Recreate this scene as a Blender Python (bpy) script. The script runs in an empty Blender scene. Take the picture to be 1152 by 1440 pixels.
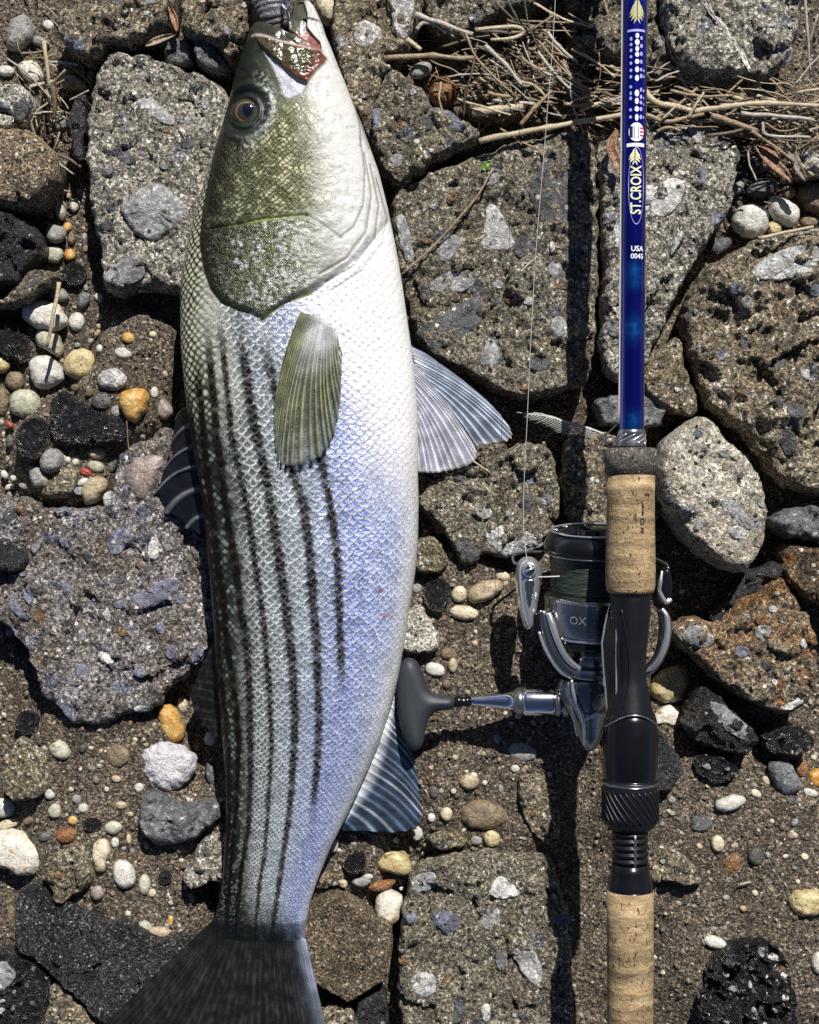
import bpy, math, random
import numpy as np
from mathutils import Vector
from mathutils.geometry import delaunay_2d_cdt

# ------------------------------------------------------------------ camera, sky, sun, exposure
S = 0.00043                 # metres per photo pixel at ground level
CAMH = 2000.0               # camera height above the dirt, same units
scene = bpy.context.scene
C = scene.collection
cam_d = bpy.data.cameras.new('camera')
cam = bpy.data.objects.new('camera', cam_d); C.objects.link(cam)
cam.location = (0, 0, CAMH * S)
cam_d.sensor_fit = 'VERTICAL'; cam_d.angle = 2 * math.atan(720 / CAMH)
cam_d.clip_start = 0.01; cam_d.clip_end = 200
scene.camera = cam
SUN = Vector((0.28, 0.95, 1.0)).normalized()
world = bpy.data.worlds.new('World'); scene.world = world; world.use_nodes = True
wn = world.node_tree.nodes
sky = wn.new('ShaderNodeTexSky'); sky.sky_type = 'NISHITA'; sky.sun_disc = False; sky.air_density = 0.55; sky.dust_density = 0.4
sky.sun_elevation = math.asin(SUN.z); sky.sun_rotation = math.atan2(SUN.x, SUN.y)
wn['Background'].inputs['Strength'].default_value = 0.05
world.node_tree.links.new(sky.outputs[0], wn['Background'].inputs['Color'])
sd_ = bpy.data.lights.new('sun', 'SUN'); sd_.energy = 5.0; sd_.angle = math.radians(0.5); sd_.color = (1, 0.965, 0.9)
sun = bpy.data.objects.new('sun', sd_); C.objects.link(sun)
sun.rotation_euler = SUN.to_track_quat('Z', 'Y').to_euler(); sun.location = SUN * 3
scene.view_settings.view_transform = 'Standard'; scene.view_settings.look = 'None'
scene.view_settings.exposure = 0.42; scene.view_settings.gamma = 1
scene.render.engine = 'CYCLES'
scene.cycles.use_denoising = False
scene.cycles.max_bounces = 5

rng = np.random.default_rng(7)
random.seed(7)

# ------------------------------------------------------------------ numeric helpers
def W(x, y, z=0.0, kz=None):
    """photo-scale coordinates at height z -> world units (still in px)"""
    k = (CAMH - (z if kz is None else kz)) / CAMH
    return np.stack([(np.asarray(x, float) - 576) * k, (720 - np.asarray(y, float)) * k,
                     np.broadcast_to(np.asarray(z, float), np.shape(x)).astype(float)], -1)
def sstep(a, b, x):
    t = np.clip((x - a) / (b - a), 0, 1); return t * t * (3 - 2 * t)
def _hash(ix, iy, seed):
    h = (ix.astype(np.int64) * 374761393 + iy.astype(np.int64) * 668265263 + seed * 2147483647) & 0xffffffff
    h = ((h ^ (h >> 13)) * 1274126177) & 0xffffffff
    h = h ^ (h >> 16)
    return (h & 0xffffff) / float(0xffffff)
def perlin(x, y, seed=0):
    x = np.asarray(x, float); y = np.asarray(y, float)
    ix = np.floor(x); iy = np.floor(y); fx = x - ix; fy = y - iy
    u = fx * fx * fx * (fx * (fx * 6 - 15) + 10); v = fy * fy * fy * (fy * (fy * 6 - 15) + 10)
    def g(dx, dy):
        a = _hash(ix + dx, iy + dy, seed) * 2 * np.pi
        return np.cos(a) * (fx - dx) + np.sin(a) * (fy - dy)
    return ((g(0, 0) * (1 - u) + g(1, 0) * u) * (1 - v) + (g(0, 1) * (1 - u) + g(1, 1) * u) * v) * 1.5
def fbm(x, y, seed=0, octv=4):
    r = 0; a = 1.0; f = 1.0
    for o in range(octv):
        r = r + a * perlin(x * f, y * f, seed + o * 17); a *= 0.5; f *= 2.03
    return r
def seg_dist(px, py, poly, closed=True):
    P = np.asarray(poly, float); Q = np.roll(P, -1, 0) if closed else P[1:]
    if not closed: P = P[:-1]
    best = np.full(np.shape(px), 1e9)
    for (ax, ay), (bx, by) in zip(P, Q):
        dx, dy = bx - ax, by - ay; L = dx * dx + dy * dy + 1e-9
        t = np.clip(((px - ax) * dx + (py - ay) * dy) / L, 0, 1)
        best = np.minimum(best, (px - ax - t * dx) ** 2 + (py - ay - t * dy) ** 2)
    return np.sqrt(best)
def inside(px, py, poly):
    P = np.asarray(poly, float); Q = np.roll(P, -1, 0)
    r = np.zeros(np.shape(px), bool)
    for (ax, ay), (bx, by) in zip(P, Q):
        if ay == by: continue
        c = ((ay > py) != (by > py)) & (px < (bx - ax) * (py - ay) / (by - ay) + ax)
        r ^= c
    return r
def sdf(px, py, poly):
    d = seg_dist(px, py, poly); return np.where(inside(px, py, poly), d, -d)
def chaikin(P, n=1):
    P = np.asarray(P, float)
    for _ in range(n):
        Q = np.roll(P, -1, 0)
        P = np.stack([P * 0.75 + Q * 0.25, P * 0.25 + Q * 0.75], 1).reshape(-1, 2)
    return P
def resample(P, n):
    P = np.asarray(P, float); Q = np.vstack([P, P[:1]])
    s = np.r_[0, np.cumsum(np.hypot(*np.diff(Q, axis=0).T))]
    t = np.linspace(0, s[-1], n, endpoint=False)
    return np.stack([np.interp(t, s, Q[:, 0]), np.interp(t, s, Q[:, 1])], 1)
def perimeter(P):
    P = np.asarray(P, float); return np.hypot(*(np.roll(P, -1, 0) - P).T).sum()
def ccw(P):
    P = np.asarray(P, float); x, y = P[:, 0], P[:, 1]
    return P if (x * np.roll(y, -1) - np.roll(x, -1) * y).sum() > 0 else P[::-1]
def ell(cx, cy, rx, ry, rot=0, n=14):
    a = np.linspace(0, 2 * np.pi, n, endpoint=False); r = math.radians(rot)
    x, y = rx * np.cos(a), ry * np.sin(a)
    return np.stack([cx + x * math.cos(r) - y * math.sin(r), cy + x * math.sin(r) + y * math.cos(r)], 1)

# ------------------------------------------------------------------ object helpers
ORG = {}
def mesh_of(name, V, faces, smooth=True):
    """V world px (n,3); faces: list of int arrays (m,3)/(m,4) or lists"""
    me = bpy.data.meshes.new(name)
    loops, starts, totals = [], [], []; pos = 0
    for F in faces:
        F = np.asarray(F, np.int32)
        if F.size == 0: continue
        m, k = F.shape
        loops.append(F.ravel()); starts.append(pos + np.arange(m) * k); totals.append(np.full(m, k)); pos += m * k
    loops = np.concatenate(loops); starts = np.concatenate(starts); totals = np.concatenate(totals)
    me.vertices.add(len(V)); me.vertices.foreach_set('co', (np.asarray(V, np.float32) * S).ravel())
    me.loops.add(len(loops)); me.loops.foreach_set('vertex_index', loops.astype(np.int32))
    me.polygons.add(len(starts)); me.polygons.foreach_set('loop_start', starts.astype(np.int32))
    me.polygons.foreach_set('loop_total', totals.astype(np.int32))
    me.polygons.foreach_set('use_smooth', np.full(len(starts), smooth))
    me.update(calc_edges=True); me.validate()
    return me
def add(name, V, faces, mat, parent=None, smooth=True, origin=None):
    V = np.asarray(V, float)
    o3 = np.array([V[:, 0].mean(), V[:, 1].mean(), V[:, 2].min()]) if origin is None else np.asarray(origin, float)
    me = mesh_of(name, V - o3, faces, smooth)
    ob = bpy.data.objects.new(name, me); C.objects.link(ob)
    if mat is not None: me.materials.append(mat)
    ORG[ob] = o3
    if parent is not None:
        ob.parent = parent; ob.location = Vector((o3 - ORG[parent]) * S)
    else:
        ob.location = Vector(o3 * S)
    return ob
def empty(name, o3):
    ob = bpy.data.objects.new(name, None); C.objects.link(ob); ob.empty_display_size = 0.01
    ORG[ob] = np.asarray(o3, float); ob.location = Vector(ORG[ob] * S); return ob
def tag(ob, label=None, cat=None, group=None, kind=None):
    if label: ob['label'] = label
    if cat: ob['category'] = cat
    if group: ob['group'] = group
    if kind: ob['kind'] = kind
    return ob
def color_attr(ob, name, col):
    a = ob.data.attributes.new(name, 'FLOAT_COLOR', 'POINT')
    col = np.asarray(col, np.float32)
    if col.shape[1] == 3: col = np.hstack([col, np.ones((len(col), 1), np.float32)])
    a.data.foreach_set('color', col.ravel())
def grid_faces(nr, nc, wrap=False, base=0):
    r = np.arange(nr - 1)[:, None]; c = np.arange(nc if wrap else nc - 1)[None]
    a = r * nc + c; b = r * nc + (c + 1) % nc; d = (r + 1) * nc + (c + 1) % nc; e = (r + 1) * nc + c
    return np.stack([a, b, d, e], -1).reshape(-1, 4) + base
def tube_geo(path, rad, n=8, flat=None):
    """tube along world-px path; rad scalar/list; flat=(factor) squashes in the second normal direction"""
    P = np.asarray(path, float); m = len(P); R = np.broadcast_to(np.asarray(rad, float), (m,))
    T = np.gradient(P, axis=0); T /= np.linalg.norm(T, axis=1)[:, None] + 1e-9
    up = np.array([0, 0, 1.0])
    A = np.cross(T, up); bad = np.linalg.norm(A, axis=1) < 1e-3; A[bad] = np.cross(T[bad], [0, 1.0, 0])
    A /= np.linalg.norm(A, axis=1)[:, None]; B = np.cross(A, T)
    th = np.linspace(0, 2 * np.pi, n, endpoint=False); f = 1 if flat is None else flat
    V = (P[:, None] + R[:, None, None] * (np.cos(th)[None, :, None] * A[:, None] + f * np.sin(th)[None, :, None] * B[:, None])).reshape(-1, 3)
    F = grid_faces(m, n, True)
    V = np.vstack([V, P[0], P[-1]]); i = np.arange(n); j = (i + 1) % n
    c0 = np.stack([np.full(n, m * n), j, i], 1); c1 = np.stack([np.full(n, m * n + 1), (m - 1) * n + i, (m - 1) * n + j], 1)
    return V, [F[:, ::-1], c0[:, ::-1], c1[:, ::-1]]
def lathe_geo(o, d, prof, n=40):
    """revolve (t, r) about axis through world-px o with direction d"""
    o = np.asarray(o, float); d = np.asarray(d, float); d /= np.linalg.norm(d)
    a = np.cross(d, [0, 0, 1.0]); a /= np.linalg.norm(a); b = np.cross(a, d)
    th = np.linspace(0, 2 * np.pi, n, endpoint=False); pr = np.asarray(prof, float)
    V = (o + pr[:, 0][:, None, None] * d + pr[:, 1][:, None, None] * (np.cos(th)[None, :, None] * a + np.sin(th)[None, :, None] * b)).reshape(-1, 3)
    F = grid_faces(len(pr), n, True); m = len(pr)
    V = np.vstack([V, o + d * pr[0, 0], o + d * pr[-1, 0]]); i = np.arange(n); j = (i + 1) % n
    c0 = np.stack([np.full(n, m * n), j, i], 1); c1 = np.stack([np.full(n, m * n + 1), (m - 1) * n + i, (m - 1) * n + j], 1)
    return V, [F, c0[:, ::-1], c1[:, ::-1]]
def inflate_geo(poly, h, w, z0, kz, step=2.5, under=0.6, pw=2.2):
    """rounded slab from any simple outline: both faces swell with the distance from the rim"""
    P = ccw(chaikin(poly, 2)); P = resample(P, int(perimeter(P) / step)); nb = len(P); lo, hi = P.min(0), P.max(0)
    X, Y = np.meshgrid(np.arange(lo[0], hi[0], step), np.arange(lo[1], hi[1], step)); X, Y = X.ravel(), Y.ravel()
    k = inside(X, Y, P); X, Y = X[k], Y[k]; k = seg_dist(X, Y, P) > step * 0.6; X, Y = X[k], Y[k]
    vc, _, tri, _, _, _ = delaunay_2d_cdt([Vector(p) for p in np.vstack([P, np.stack([X, Y], 1)])], [], [list(range(nb))], 1, 1e-4)
    xy = np.array([tuple(v) for v in vc]); T = np.array([t for t in tri if len(t) == 3], np.int32)
    d = seg_dist(xy[:, 0], xy[:, 1], P); d[:nb] = 0; pr = (1 - (1 - np.clip(d / w, 0, 1)) ** pw) ** (1 / pw)
    a = xy[T[:, 1]] - xy[T[:, 0]]; b = xy[T[:, 2]] - xy[T[:, 0]]; f = (a[:, 0] * b[:, 1] - a[:, 1] * b[:, 0]) > 0; T[f] = T[f][:, ::-1]
    n = len(xy); return np.vstack([W(xy[:, 0], xy[:, 1], z0 + h * pr, kz), W(xy[:, 0], xy[:, 1], z0 - 0.3 - under * h * pr, kz)]), [T, T[:, ::-1] + n]
def smooth_path(P, n=24):
    """Catmull-Rom through points (any dimension)"""
    P = np.asarray(P, float); Q = np.vstack([2 * P[0] - P[1], P, 2 * P[-1] - P[-2]])
    out = []; t = np.linspace(0, len(P) - 1, n)
    for s in t:
        i = min(int(s), len(P) - 2); f = s - i; a, b, c, d = Q[i:i + 4]
        out.append(0.5 * ((2 * b) + (c - a) * f + (2 * a - 5 * b + 4 * c - d) * f * f + (3 * b - a - 3 * c + d) * f ** 3))
    return np.array(out)

# ------------------------------------------------------------------ materials
class NB:
    def __init__(s, name):
        s.m = bpy.data.materials.new(name); s.m.use_nodes = True; s.t = s.m.node_tree; s.n = s.t.nodes
        s.b = s.n['Principled BSDF']
    def new(s, typ, **kw):
        nd = s.n.new(typ)
        for k, v in kw.items():
            if hasattr(nd, k): setattr(nd, k, v)
        return nd
    def link(s, a, b): s.t.links.new(a, b)
    def put(s, sock, v):
        if hasattr(v, 'is_linked') or isinstance(v, bpy.types.NodeSocket): s.link(v, sock)
        else: sock.default_value = v
    def math(s, op, a, b=0.0, c=None, clamp=False):
        nd = s.n.new('ShaderNodeMath'); nd.operation = op; nd.use_clamp = clamp
        s.put(nd.inputs[0], a); s.put(nd.inputs[1], b)
        if c is not None: s.put(nd.inputs[2], c)
        return nd.outputs[0]
    def mix(s, f, a, b, blend='MIX'):
        nd = s.n.new('ShaderNodeMix'); nd.data_type = 'RGBA'; nd.blend_type = blend
        s.put(nd.inputs[0], f)
        for sock, v in ((nd.inputs[6], a), (nd.inputs[7], b)):
            s.put(sock, v if not isinstance(v, tuple) or len(v) == 4 else (*v, 1))
        return nd.outputs[2]
    def ramp(s, f, stops, interp='LINEAR'):
        nd = s.n.new('ShaderNodeValToRGB'); nd.color_ramp.interpolation = interp; e = nd.color_ramp.elements
        while len(e) < len(stops): e.new(0.5)
        for el, (p, c) in zip(e, stops):
            el.position = p; el.color = (*(c if isinstance(c, tuple) else (c, c, c)), 1)
        s.put(nd.inputs[0], f); return nd.outputs[0]
    def coord(s, rnd=True, stretch=None):
        tc = s.n.new('ShaderNodeTexCoord'); v = tc.outputs['Object']
        if rnd:
            oi = s.n.new('ShaderNodeObjectInfo'); mm = s.math('MULTIPLY', oi.outputs['Random'], 7.0)
            va = s.n.new('ShaderNodeVectorMath'); va.operation = 'ADD'; s.link(v, va.inputs[0])
            s.link(mm, va.inputs[1]); v = va.outputs[0]
        if stretch:
            vm = s.n.new('ShaderNodeVectorMath'); vm.operation = 'MULTIPLY'; s.link(v, vm.inputs[0]); vm.inputs[1].default_value = stretch; v = vm.outputs[0]
        return v
    def noise(s, v, px, detail=4, rough=0.6, dist=0.0):
        nd = s.n.new('ShaderNodeTexNoise'); s.link(v, nd.inputs['Vector']); nd.inputs['Scale'].default_value = 1 / (px * S)
        nd.inputs['Detail'].default_value = detail; nd.inputs['Roughness'].default_value = rough; nd.inputs['Distortion'].default_value = dist
        return nd.outputs['Fac']
    def voro(s, v, px, feat='F1'):
        nd = s.n.new('ShaderNodeTexVoronoi'); nd.feature = feat; s.link(v, nd.inputs['Vector']); nd.inputs['Scale'].default_value = 1 / (px * S)
        return nd
    def bump(s, h, px, strength=1.0):
        nd = s.n.new('ShaderNodeBump'); nd.inputs['Distance'].default_value = px * S; nd.inputs['Strength'].default_value = strength
        s.link(h, nd.inputs['Height']); s.link(nd.outputs[0], s.b.inputs['Normal'])
    def base(s, v): s.put(s.b.inputs['Base Color'], v if not isinstance(v, tuple) or len(v) == 4 else (*v, 1))
    def set(s, **kw):
        for k, v in kw.items(): s.put(s.b.inputs[k.replace('_', ' ')], v)
        return s

def rock_mat(name, a, b, dark=(0.03, 0.028, 0.025), light=(0.6, 0.57, 0.5), pd=0.09, pl=0.12, grain=5.0, cell=8.0,
             bump=3.0, rough=0.60, contrast=0.88, blot=None, pb=0.1, bl=26, spec=0.4):
    q = NB(name); v = q.coord()
    n1 = q.noise(v, 75, 4, 0.6, 0.3); n2 = q.noise(v, grain, 4, 0.72); n3 = q.noise(v, 2.2, 2, 0.6)
    n4 = q.noise(v, 22, 3, 0.6)
    col = q.mix(q.ramp(n1, [(0.36, 0.0), (0.64, 1.0)]), a, b)
    if blot:
        vw = q.n.new('ShaderNodeVectorMath'); vw.operation = 'ADD'; q.link(v, vw.inputs[0])
        nn = q.n.new('ShaderNodeTexNoise'); q.link(v, nn.inputs['Vector']); nn.inputs['Scale'].default_value = 1 / (14 * S)
        ms = q.n.new('ShaderNodeVectorMath'); ms.operation = 'SCALE'; q.link(nn.outputs['Color'], ms.inputs[0]); ms.inputs['Scale'].default_value = 12 * S
        q.link(ms.outputs[0], vw.inputs[1])
        vb = q.voro(vw.outputs[0], bl); sp = q.n.new('ShaderNodeSeparateColor'); q.link(vb.outputs['Color'], sp.inputs[0])
        hit = q.math('LESS_THAN', sp.outputs[0], pb); near = q.math('LESS_THAN', vb.outputs['Distance'], 0.42)
        col = q.mix(q.math('MULTIPLY', hit, near), col, blot)
    vc = q.voro(v, cell); s2 = q.n.new('ShaderNodeSeparateColor'); q.link(vc.outputs['Color'], s2.inputs[0])
    inn = q.ramp(vc.outputs['Distance'], [(0.34, 1.0), (0.46, 0.0)])
    col = q.mix(q.math('MULTIPLY', q.math('GREATER_THAN', s2.outputs[0], 1 - pl), inn), col, light)
    col = q.mix(q.math('MULTIPLY', q.math('LESS_THAN', s2.outputs[0], pd), inn), col, dark)
    vg = q.voro(v, max(2.6, cell * 0.42)); s3 = q.n.new('ShaderNodeSeparateColor'); q.link(vg.outputs['Color'], s3.inputs[0])
    gr = q.ramp(s3.outputs[1], [(0.0, 1 - 0.75 * contrast), (0.22, 1 - 0.55 * contrast), (0.3, 0.9), (0.74, 1.05), (0.82, 1 + 0.75 * contrast), (1.0, 1 + 1.5 * contrast)])  # dark and light grains; the light cells paint quartz glints into the colour
    col = q.mix(1.0, col, gr, 'MULTIPLY')
    lo = 1 - contrast; hi = 1 + contrast * 1.1
    col = q.mix(1.0, col, q.ramp(n2, [(0.33, lo), (0.5, 0.9), (0.67, hi)]), 'MULTIPLY')
    col = q.mix(1.0, col, q.ramp(n4, [(0.3, 0.68), (0.7, 1.22)]), 'MULTIPLY')
    q.base(col)
    h = q.math('ADD', q.math('MULTIPLY', n2, 1.0), q.math('MULTIPLY', n3, 0.6)); h = q.math('ADD', h, q.math('MULTIPLY', s3.outputs[1], 0.22))
    h = q.math('ADD', h, q.math('MULTIPLY', vc.outputs['Distance'], -0.35))
    h = q.math('ADD', h, q.math('MULTIPLY', n4, 0.8))
    q.bump(h, bump * 2.4)
    q.set(Roughness=q.ramp(n2, [(0.3, min(1, rough + 0.2)), (0.7, max(0.1, rough - 0.22))]), Specular_IOR_Level=spec)
    return q.m
def pebble_mat(name, a, b, c=None, rough=0.42, pits=0.25, vein=30, bump=0.5, scale=22):
    q = NB(name); v = q.coord()
    n1 = q.noise(v, scale, 4, 0.6, 0.6); n2 = q.noise(v, 4.0, 3, 0.7); n3 = q.noise(v, 9, 3, 0.6)
    col = q.mix(q.ramp(n1, [(0.40, 0.0), (0.6, 1.0)]), a, b)
    if c: col = q.mix(q.ramp(n3, [(0.60, 0.0), (0.68, 1.0)]), col, c)
    col = q.mix(pits, col, q.ramp(n2, [(0.30, 0.25), (0.5, 1.0), (0.7, 1.2)]), 'MULTIPLY')
    n6 = q.noise(v, 13, 4, 0.7); col = q.mix(q.ramp(n6, [(0.52, 0.0), (0.72, 0.65)]), col, q.mix(0.55, col, (0.15, 0.118, 0.085)))
    col = q.mix(1.0, col, q.ramp(q.noise(v, 2.4, 2, 0.6), [(0.32, 0.72), (0.68, 1.14)]), 'MULTIPLY')
    q.base(col); q.bump(q.math('ADD', n2, q.math('MULTIPLY', n3, 1.2)), bump * 2.6)
    q.set(Roughness=rough, Specular_IOR_Level=0.5)
    return q.m
def plain_mat(name, col, rough=0.5, metal=0.0, bump=0.0, bpx=3, var=0.0, coat=0.0, spec=0.5):
    q = NB(name); v = q.coord()
    n = q.noise(v, bpx, 3, 0.6); n2 = q.noise(v, 30, 3, 0.6)
    q.base(q.mix(1.0, (*col, 1), q.ramp(q.math('ADD', q.math('MULTIPLY', n, 0.5), q.math('MULTIPLY', n2, 0.5)), [(0.3, 1 - var), (0.7, 1 + var)]), 'MULTIPLY'))
    q.set(Roughness=q.math('ADD', rough - 0.06, q.math('MULTIPLY', n2, 0.12)), Metallic=metal, Coat_Weight=coat, Coat_Roughness=0.08, Specular_IOR_Level=spec)
    if bump: q.bump(n, bump)
    return q.m
def attr_mat(name, rough=0.5, metal=0.0, bump=0.0, bpx=3, coat=0.0, props=False, spec=0.5, alpha=False):
    q = NB(name); v = q.coord(False)
    a = q.n.new('ShaderNodeAttribute'); a.attribute_name = 'Col'
    n = q.noise(v, bpx, 3, 0.65)
    q.base(q.mix(1.0, a.outputs['Color'], q.ramp(n, [(0.3, 0.82), (0.7, 1.15)]), 'MULTIPLY'))
    if props:
        p = q.n.new('ShaderNodeAttribute'); p.attribute_name = 'Props'
        sp = q.n.new('ShaderNodeSeparateColor'); q.link(p.outputs['Color'], sp.inputs[0])
        q.set(Roughness=sp.outputs[0], Metallic=sp.outputs[1], Specular_IOR_Level=p.outputs['Alpha'], Coat_Weight=coat, Coat_Roughness=0.15)
        n5 = q.noise(v, 5.0, 2, 0.5)
        h = q.math('MULTIPLY', q.math('ADD', n, n5), sp.outputs[2]); q.bump(h, bump)
    else:
        q.set(Roughness=rough, Metallic=metal, Specular_IOR_Level=spec, Coat_Weight=coat, Coat_Roughness=0.1)
        if bump: q.bump(n, bump)
        if alpha: q.set(Alpha=a.outputs['Alpha'])
    return q.m
# ------------------------------------------------------------------ stone materials
M = {}
M['brown'] = rock_mat('brown conglomerate', (0.19, 0.150, 0.098), (0.29, 0.248, 0.180), blot=(0.13, 0.13, 0.14))
M['olive'] = rock_mat('olive conglomerate', (0.18, 0.154, 0.110), (0.285, 0.255, 0.195), blot=(0.16, 0.165, 0.18), grain=4.4)
M['grey'] = rock_mat('grey conglomerate', (0.25, 0.228, 0.185), (0.37, 0.345, 0.295), blot=(0.22, 0.22, 0.24), light=(0.7, 0.68, 0.62))
M['purple'] = rock_mat('mauve conglomerate', (0.175, 0.145, 0.115), (0.285, 0.265, 0.275), blot=(0.16, 0.165, 0.22), pb=0.14, grain=5, light=(0.62, 0.58, 0.56))
M['pale'] = rock_mat('pale conglomerate', (0.44, 0.395, 0.310), (0.56, 0.52, 0.44), pd=0.1, contrast=0.6, blot=(0.3, 0.3, 0.32), pb=0.06)
M['rust'] = rock_mat('rusty conglomerate', (0.24, 0.125, 0.05), (0.25, 0.205, 0.145), blot=(0.27, 0.14, 0.055), pb=0.16, bl=24)
M['darkrust'] = rock_mat('dark rusty stone', (0.12, 0.085, 0.05), (0.17, 0.105, 0.05), blot=(0.25, 0.11, 0.03), pb=0.15)
M['granular'] = rock_mat('granular sandstone', (0.20, 0.150, 0.092), (0.30, 0.235, 0.155), pd=0.2, pl=0.16, cell=5.5, grain=4, bump=2.4)
M['sandblock'] = rock_mat('fine brown sandstone', (0.145, 0.110, 0.07), (0.20, 0.155, 0.105), pd=0.1, pl=0.18, cell=5, grain=3.4, light=(0.42, 0.37, 0.29))
M['slag'] = rock_mat('black slag', (0.012, 0.012, 0.013), (0.03, 0.03, 0.033), dark=(0.006, 0.006, 0.006), light=(0.12, 0.12, 0.125), pl=0.06, cell=7, grain=7.5, bump=8, rough=0.26, spec=0.7)
M['asphalt'] = rock_mat('black pitted asphalt', (0.03, 0.03, 0.031), (0.075, 0.075, 0.077), dark=(0.004, 0.004, 0.004), light=(0.26, 0.26, 0.26), pd=0.3, pl=0.3, cell=4.2, grain=4.2, contrast=0.95, bump=5.5, rough=0.42, spec=0.55)
M['slagstone'] = rock_mat('black slag full of stones', (0.014, 0.014, 0.015), (0.03, 0.03, 0.033), light=(0.30, 0.295, 0.28), pl=0.12, cell=8, grain=7, bump=8, rough=0.28, spec=0.7)
M['slate'] = rock_mat('grey slate', (0.095, 0.097, 0.105), (0.18, 0.185, 0.19), pd=0.05, pl=0.04, contrast=0.45, grain=9, bump=1.6, rough=0.5, light=(0.42, 0.42, 0.43))
M['darkslate'] = rock_mat('dark slate', (0.018, 0.018, 0.02), (0.05, 0.05, 0.054), pd=0.05, pl=0.05, contrast=0.6, grain=9, bump=3.0, rough=0.33, light=(0.3, 0.3, 0.3))
M['whitespeck'] = rock_mat('white speckled granite', (0.47, 0.45, 0.38), (0.6, 0.57, 0.5), pd=0.3, pl=0.2, dark=(0.05, 0.05, 0.05), cell=6, contrast=0.65)
M['quartz'] = rock_mat('pale quartzite', (0.36, 0.355, 0.345), (0.52, 0.515, 0.50), pd=0.05, pl=0.1, contrast=0.45, grain=7, bump=1.7, rough=0.45, light=(0.75, 0.75, 0.74))
M['c_grey'] = rock_mat('grey clast', (0.185, 0.185, 0.19), (0.29, 0.29, 0.295), pd=0.04, pl=0.04, contrast=0.38, grain=9, bump=1.2)
M['c_pale'] = rock_mat('pale grey clast', (0.34, 0.34, 0.335), (0.46, 0.455, 0.45), pd=0.03, pl=0.06, contrast=0.36, grain=8, bump=1.2)
M['c_dark'] = rock_mat('dark clast', (0.05, 0.05, 0.054), (0.10, 0.10, 0.105), pd=0.03, pl=0.03, contrast=0.4, grain=9, bump=1.4, rough=0.42)
M['c_blue'] = rock_mat('blue grey clast', (0.115, 0.12, 0.165), (0.21, 0.215, 0.275), pd=0.04, pl=0.04, contrast=0.4, grain=8, bump=1.3)
M['c_white'] = rock_mat('white clast', (0.5, 0.49, 0.46), (0.66, 0.65, 0.62), pd=0.03, pl=0.05, contrast=0.3, grain=8, bump=1.2)
M['c_tan'] = rock_mat('tan clast', (0.26, 0.20, 0.13), (0.36, 0.29, 0.20), contrast=0.5, grain=6)
M['c_rust'] = rock_mat('rust clast', (0.20, 0.105, 0.048), (0.27, 0.17, 0.09), contrast=0.5)
M['p_white'] = pebble_mat('white pebble', (0.48, 0.465, 0.42), (0.60, 0.585, 0.545), (0.45, 0.42, 0.35), pits=0.5)
M['p_lilac'] = pebble_mat('lilac white pebble', (0.46, 0.45, 0.50), (0.58, 0.565, 0.60), (0.52, 0.47, 0.40), pits=0.55, rough=0.45, bump=1.2, scale=30)
M['p_cream'] = pebble_mat('cream pebble', (0.50, 0.42, 0.28), (0.62, 0.55, 0.42), (0.33, 0.2, 0.09), pits=0.5)
M['p_yellow'] = pebble_mat('yellow pebble', (0.42, 0.33, 0.15), (0.55, 0.47, 0.27), (0.18, 0.12, 0.05), pits=0.5)
M['p_orange'] = pebble_mat('orange quartz pebble', (0.48, 0.22, 0.035), (0.56, 0.38, 0.13), (0.62, 0.52, 0.34), pits=0.45, rough=0.3)
M['p_whiteorange'] = pebble_mat('white and orange pebble', (0.60, 0.55, 0.45), (0.62, 0.60, 0.54), (0.48, 0.22, 0.04), pits=0.5, scale=36)
M['p_green'] = pebble_mat('pale green pebble', (0.33, 0.32, 0.235), (0.45, 0.44, 0.345), (0.24, 0.23, 0.17), pits=0.4)
M['p_grey'] = pebble_mat('grey pebble', (0.22, 0.215, 0.205), (0.32, 0.315, 0.30), (0.16, 0.155, 0.15), pits=0.6, bump=0.9)
M['p_dark'] = pebble_mat('dark grey pebble', (0.055, 0.054, 0.052), (0.11, 0.108, 0.10), (0.16, 0.15, 0.14), pits=0.6, bump=0.9, rough=0.28)
M['p_brown'] = pebble_mat('brown pebble', (0.14, 0.10, 0.06), (0.23, 0.175, 0.11), (0.09, 0.065, 0.04), pits=0.6, bump=0.9)
M['p_mauve'] = pebble_mat('mauve pebble', (0.22, 0.165, 0.145), (0.30, 0.25, 0.23), (0.40, 0.35, 0.32), pits=0.5, rough=0.3)
M['p_rust'] = pebble_mat('rust brown pebble', (0.16, 0.07, 0.03), (0.30, 0.14, 0.05), (0.40, 0.27, 0.15), pits=0.7, bump=1.4)
M['p_red'] = pebble_mat('red fragment', (0.24, 0.025, 0.022), (0.32, 0.05, 0.04), pits=0.6)
M['p_tan'] = pebble_mat('tan pebble', (0.34, 0.265, 0.165), (0.44, 0.36, 0.25), (0.24, 0.18, 0.10), pits=0.5)
M['dirt'] = rock_mat('damp brown dirt', (0.115, 0.090, 0.064), (0.19, 0.153, 0.114), light=(0.42, 0.37, 0.30), dark=(0.02, 0.017, 0.014), pd=0.15, pl=0.1, cell=5.5, grain=4.2, bump=3.0, rough=0.6)

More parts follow.
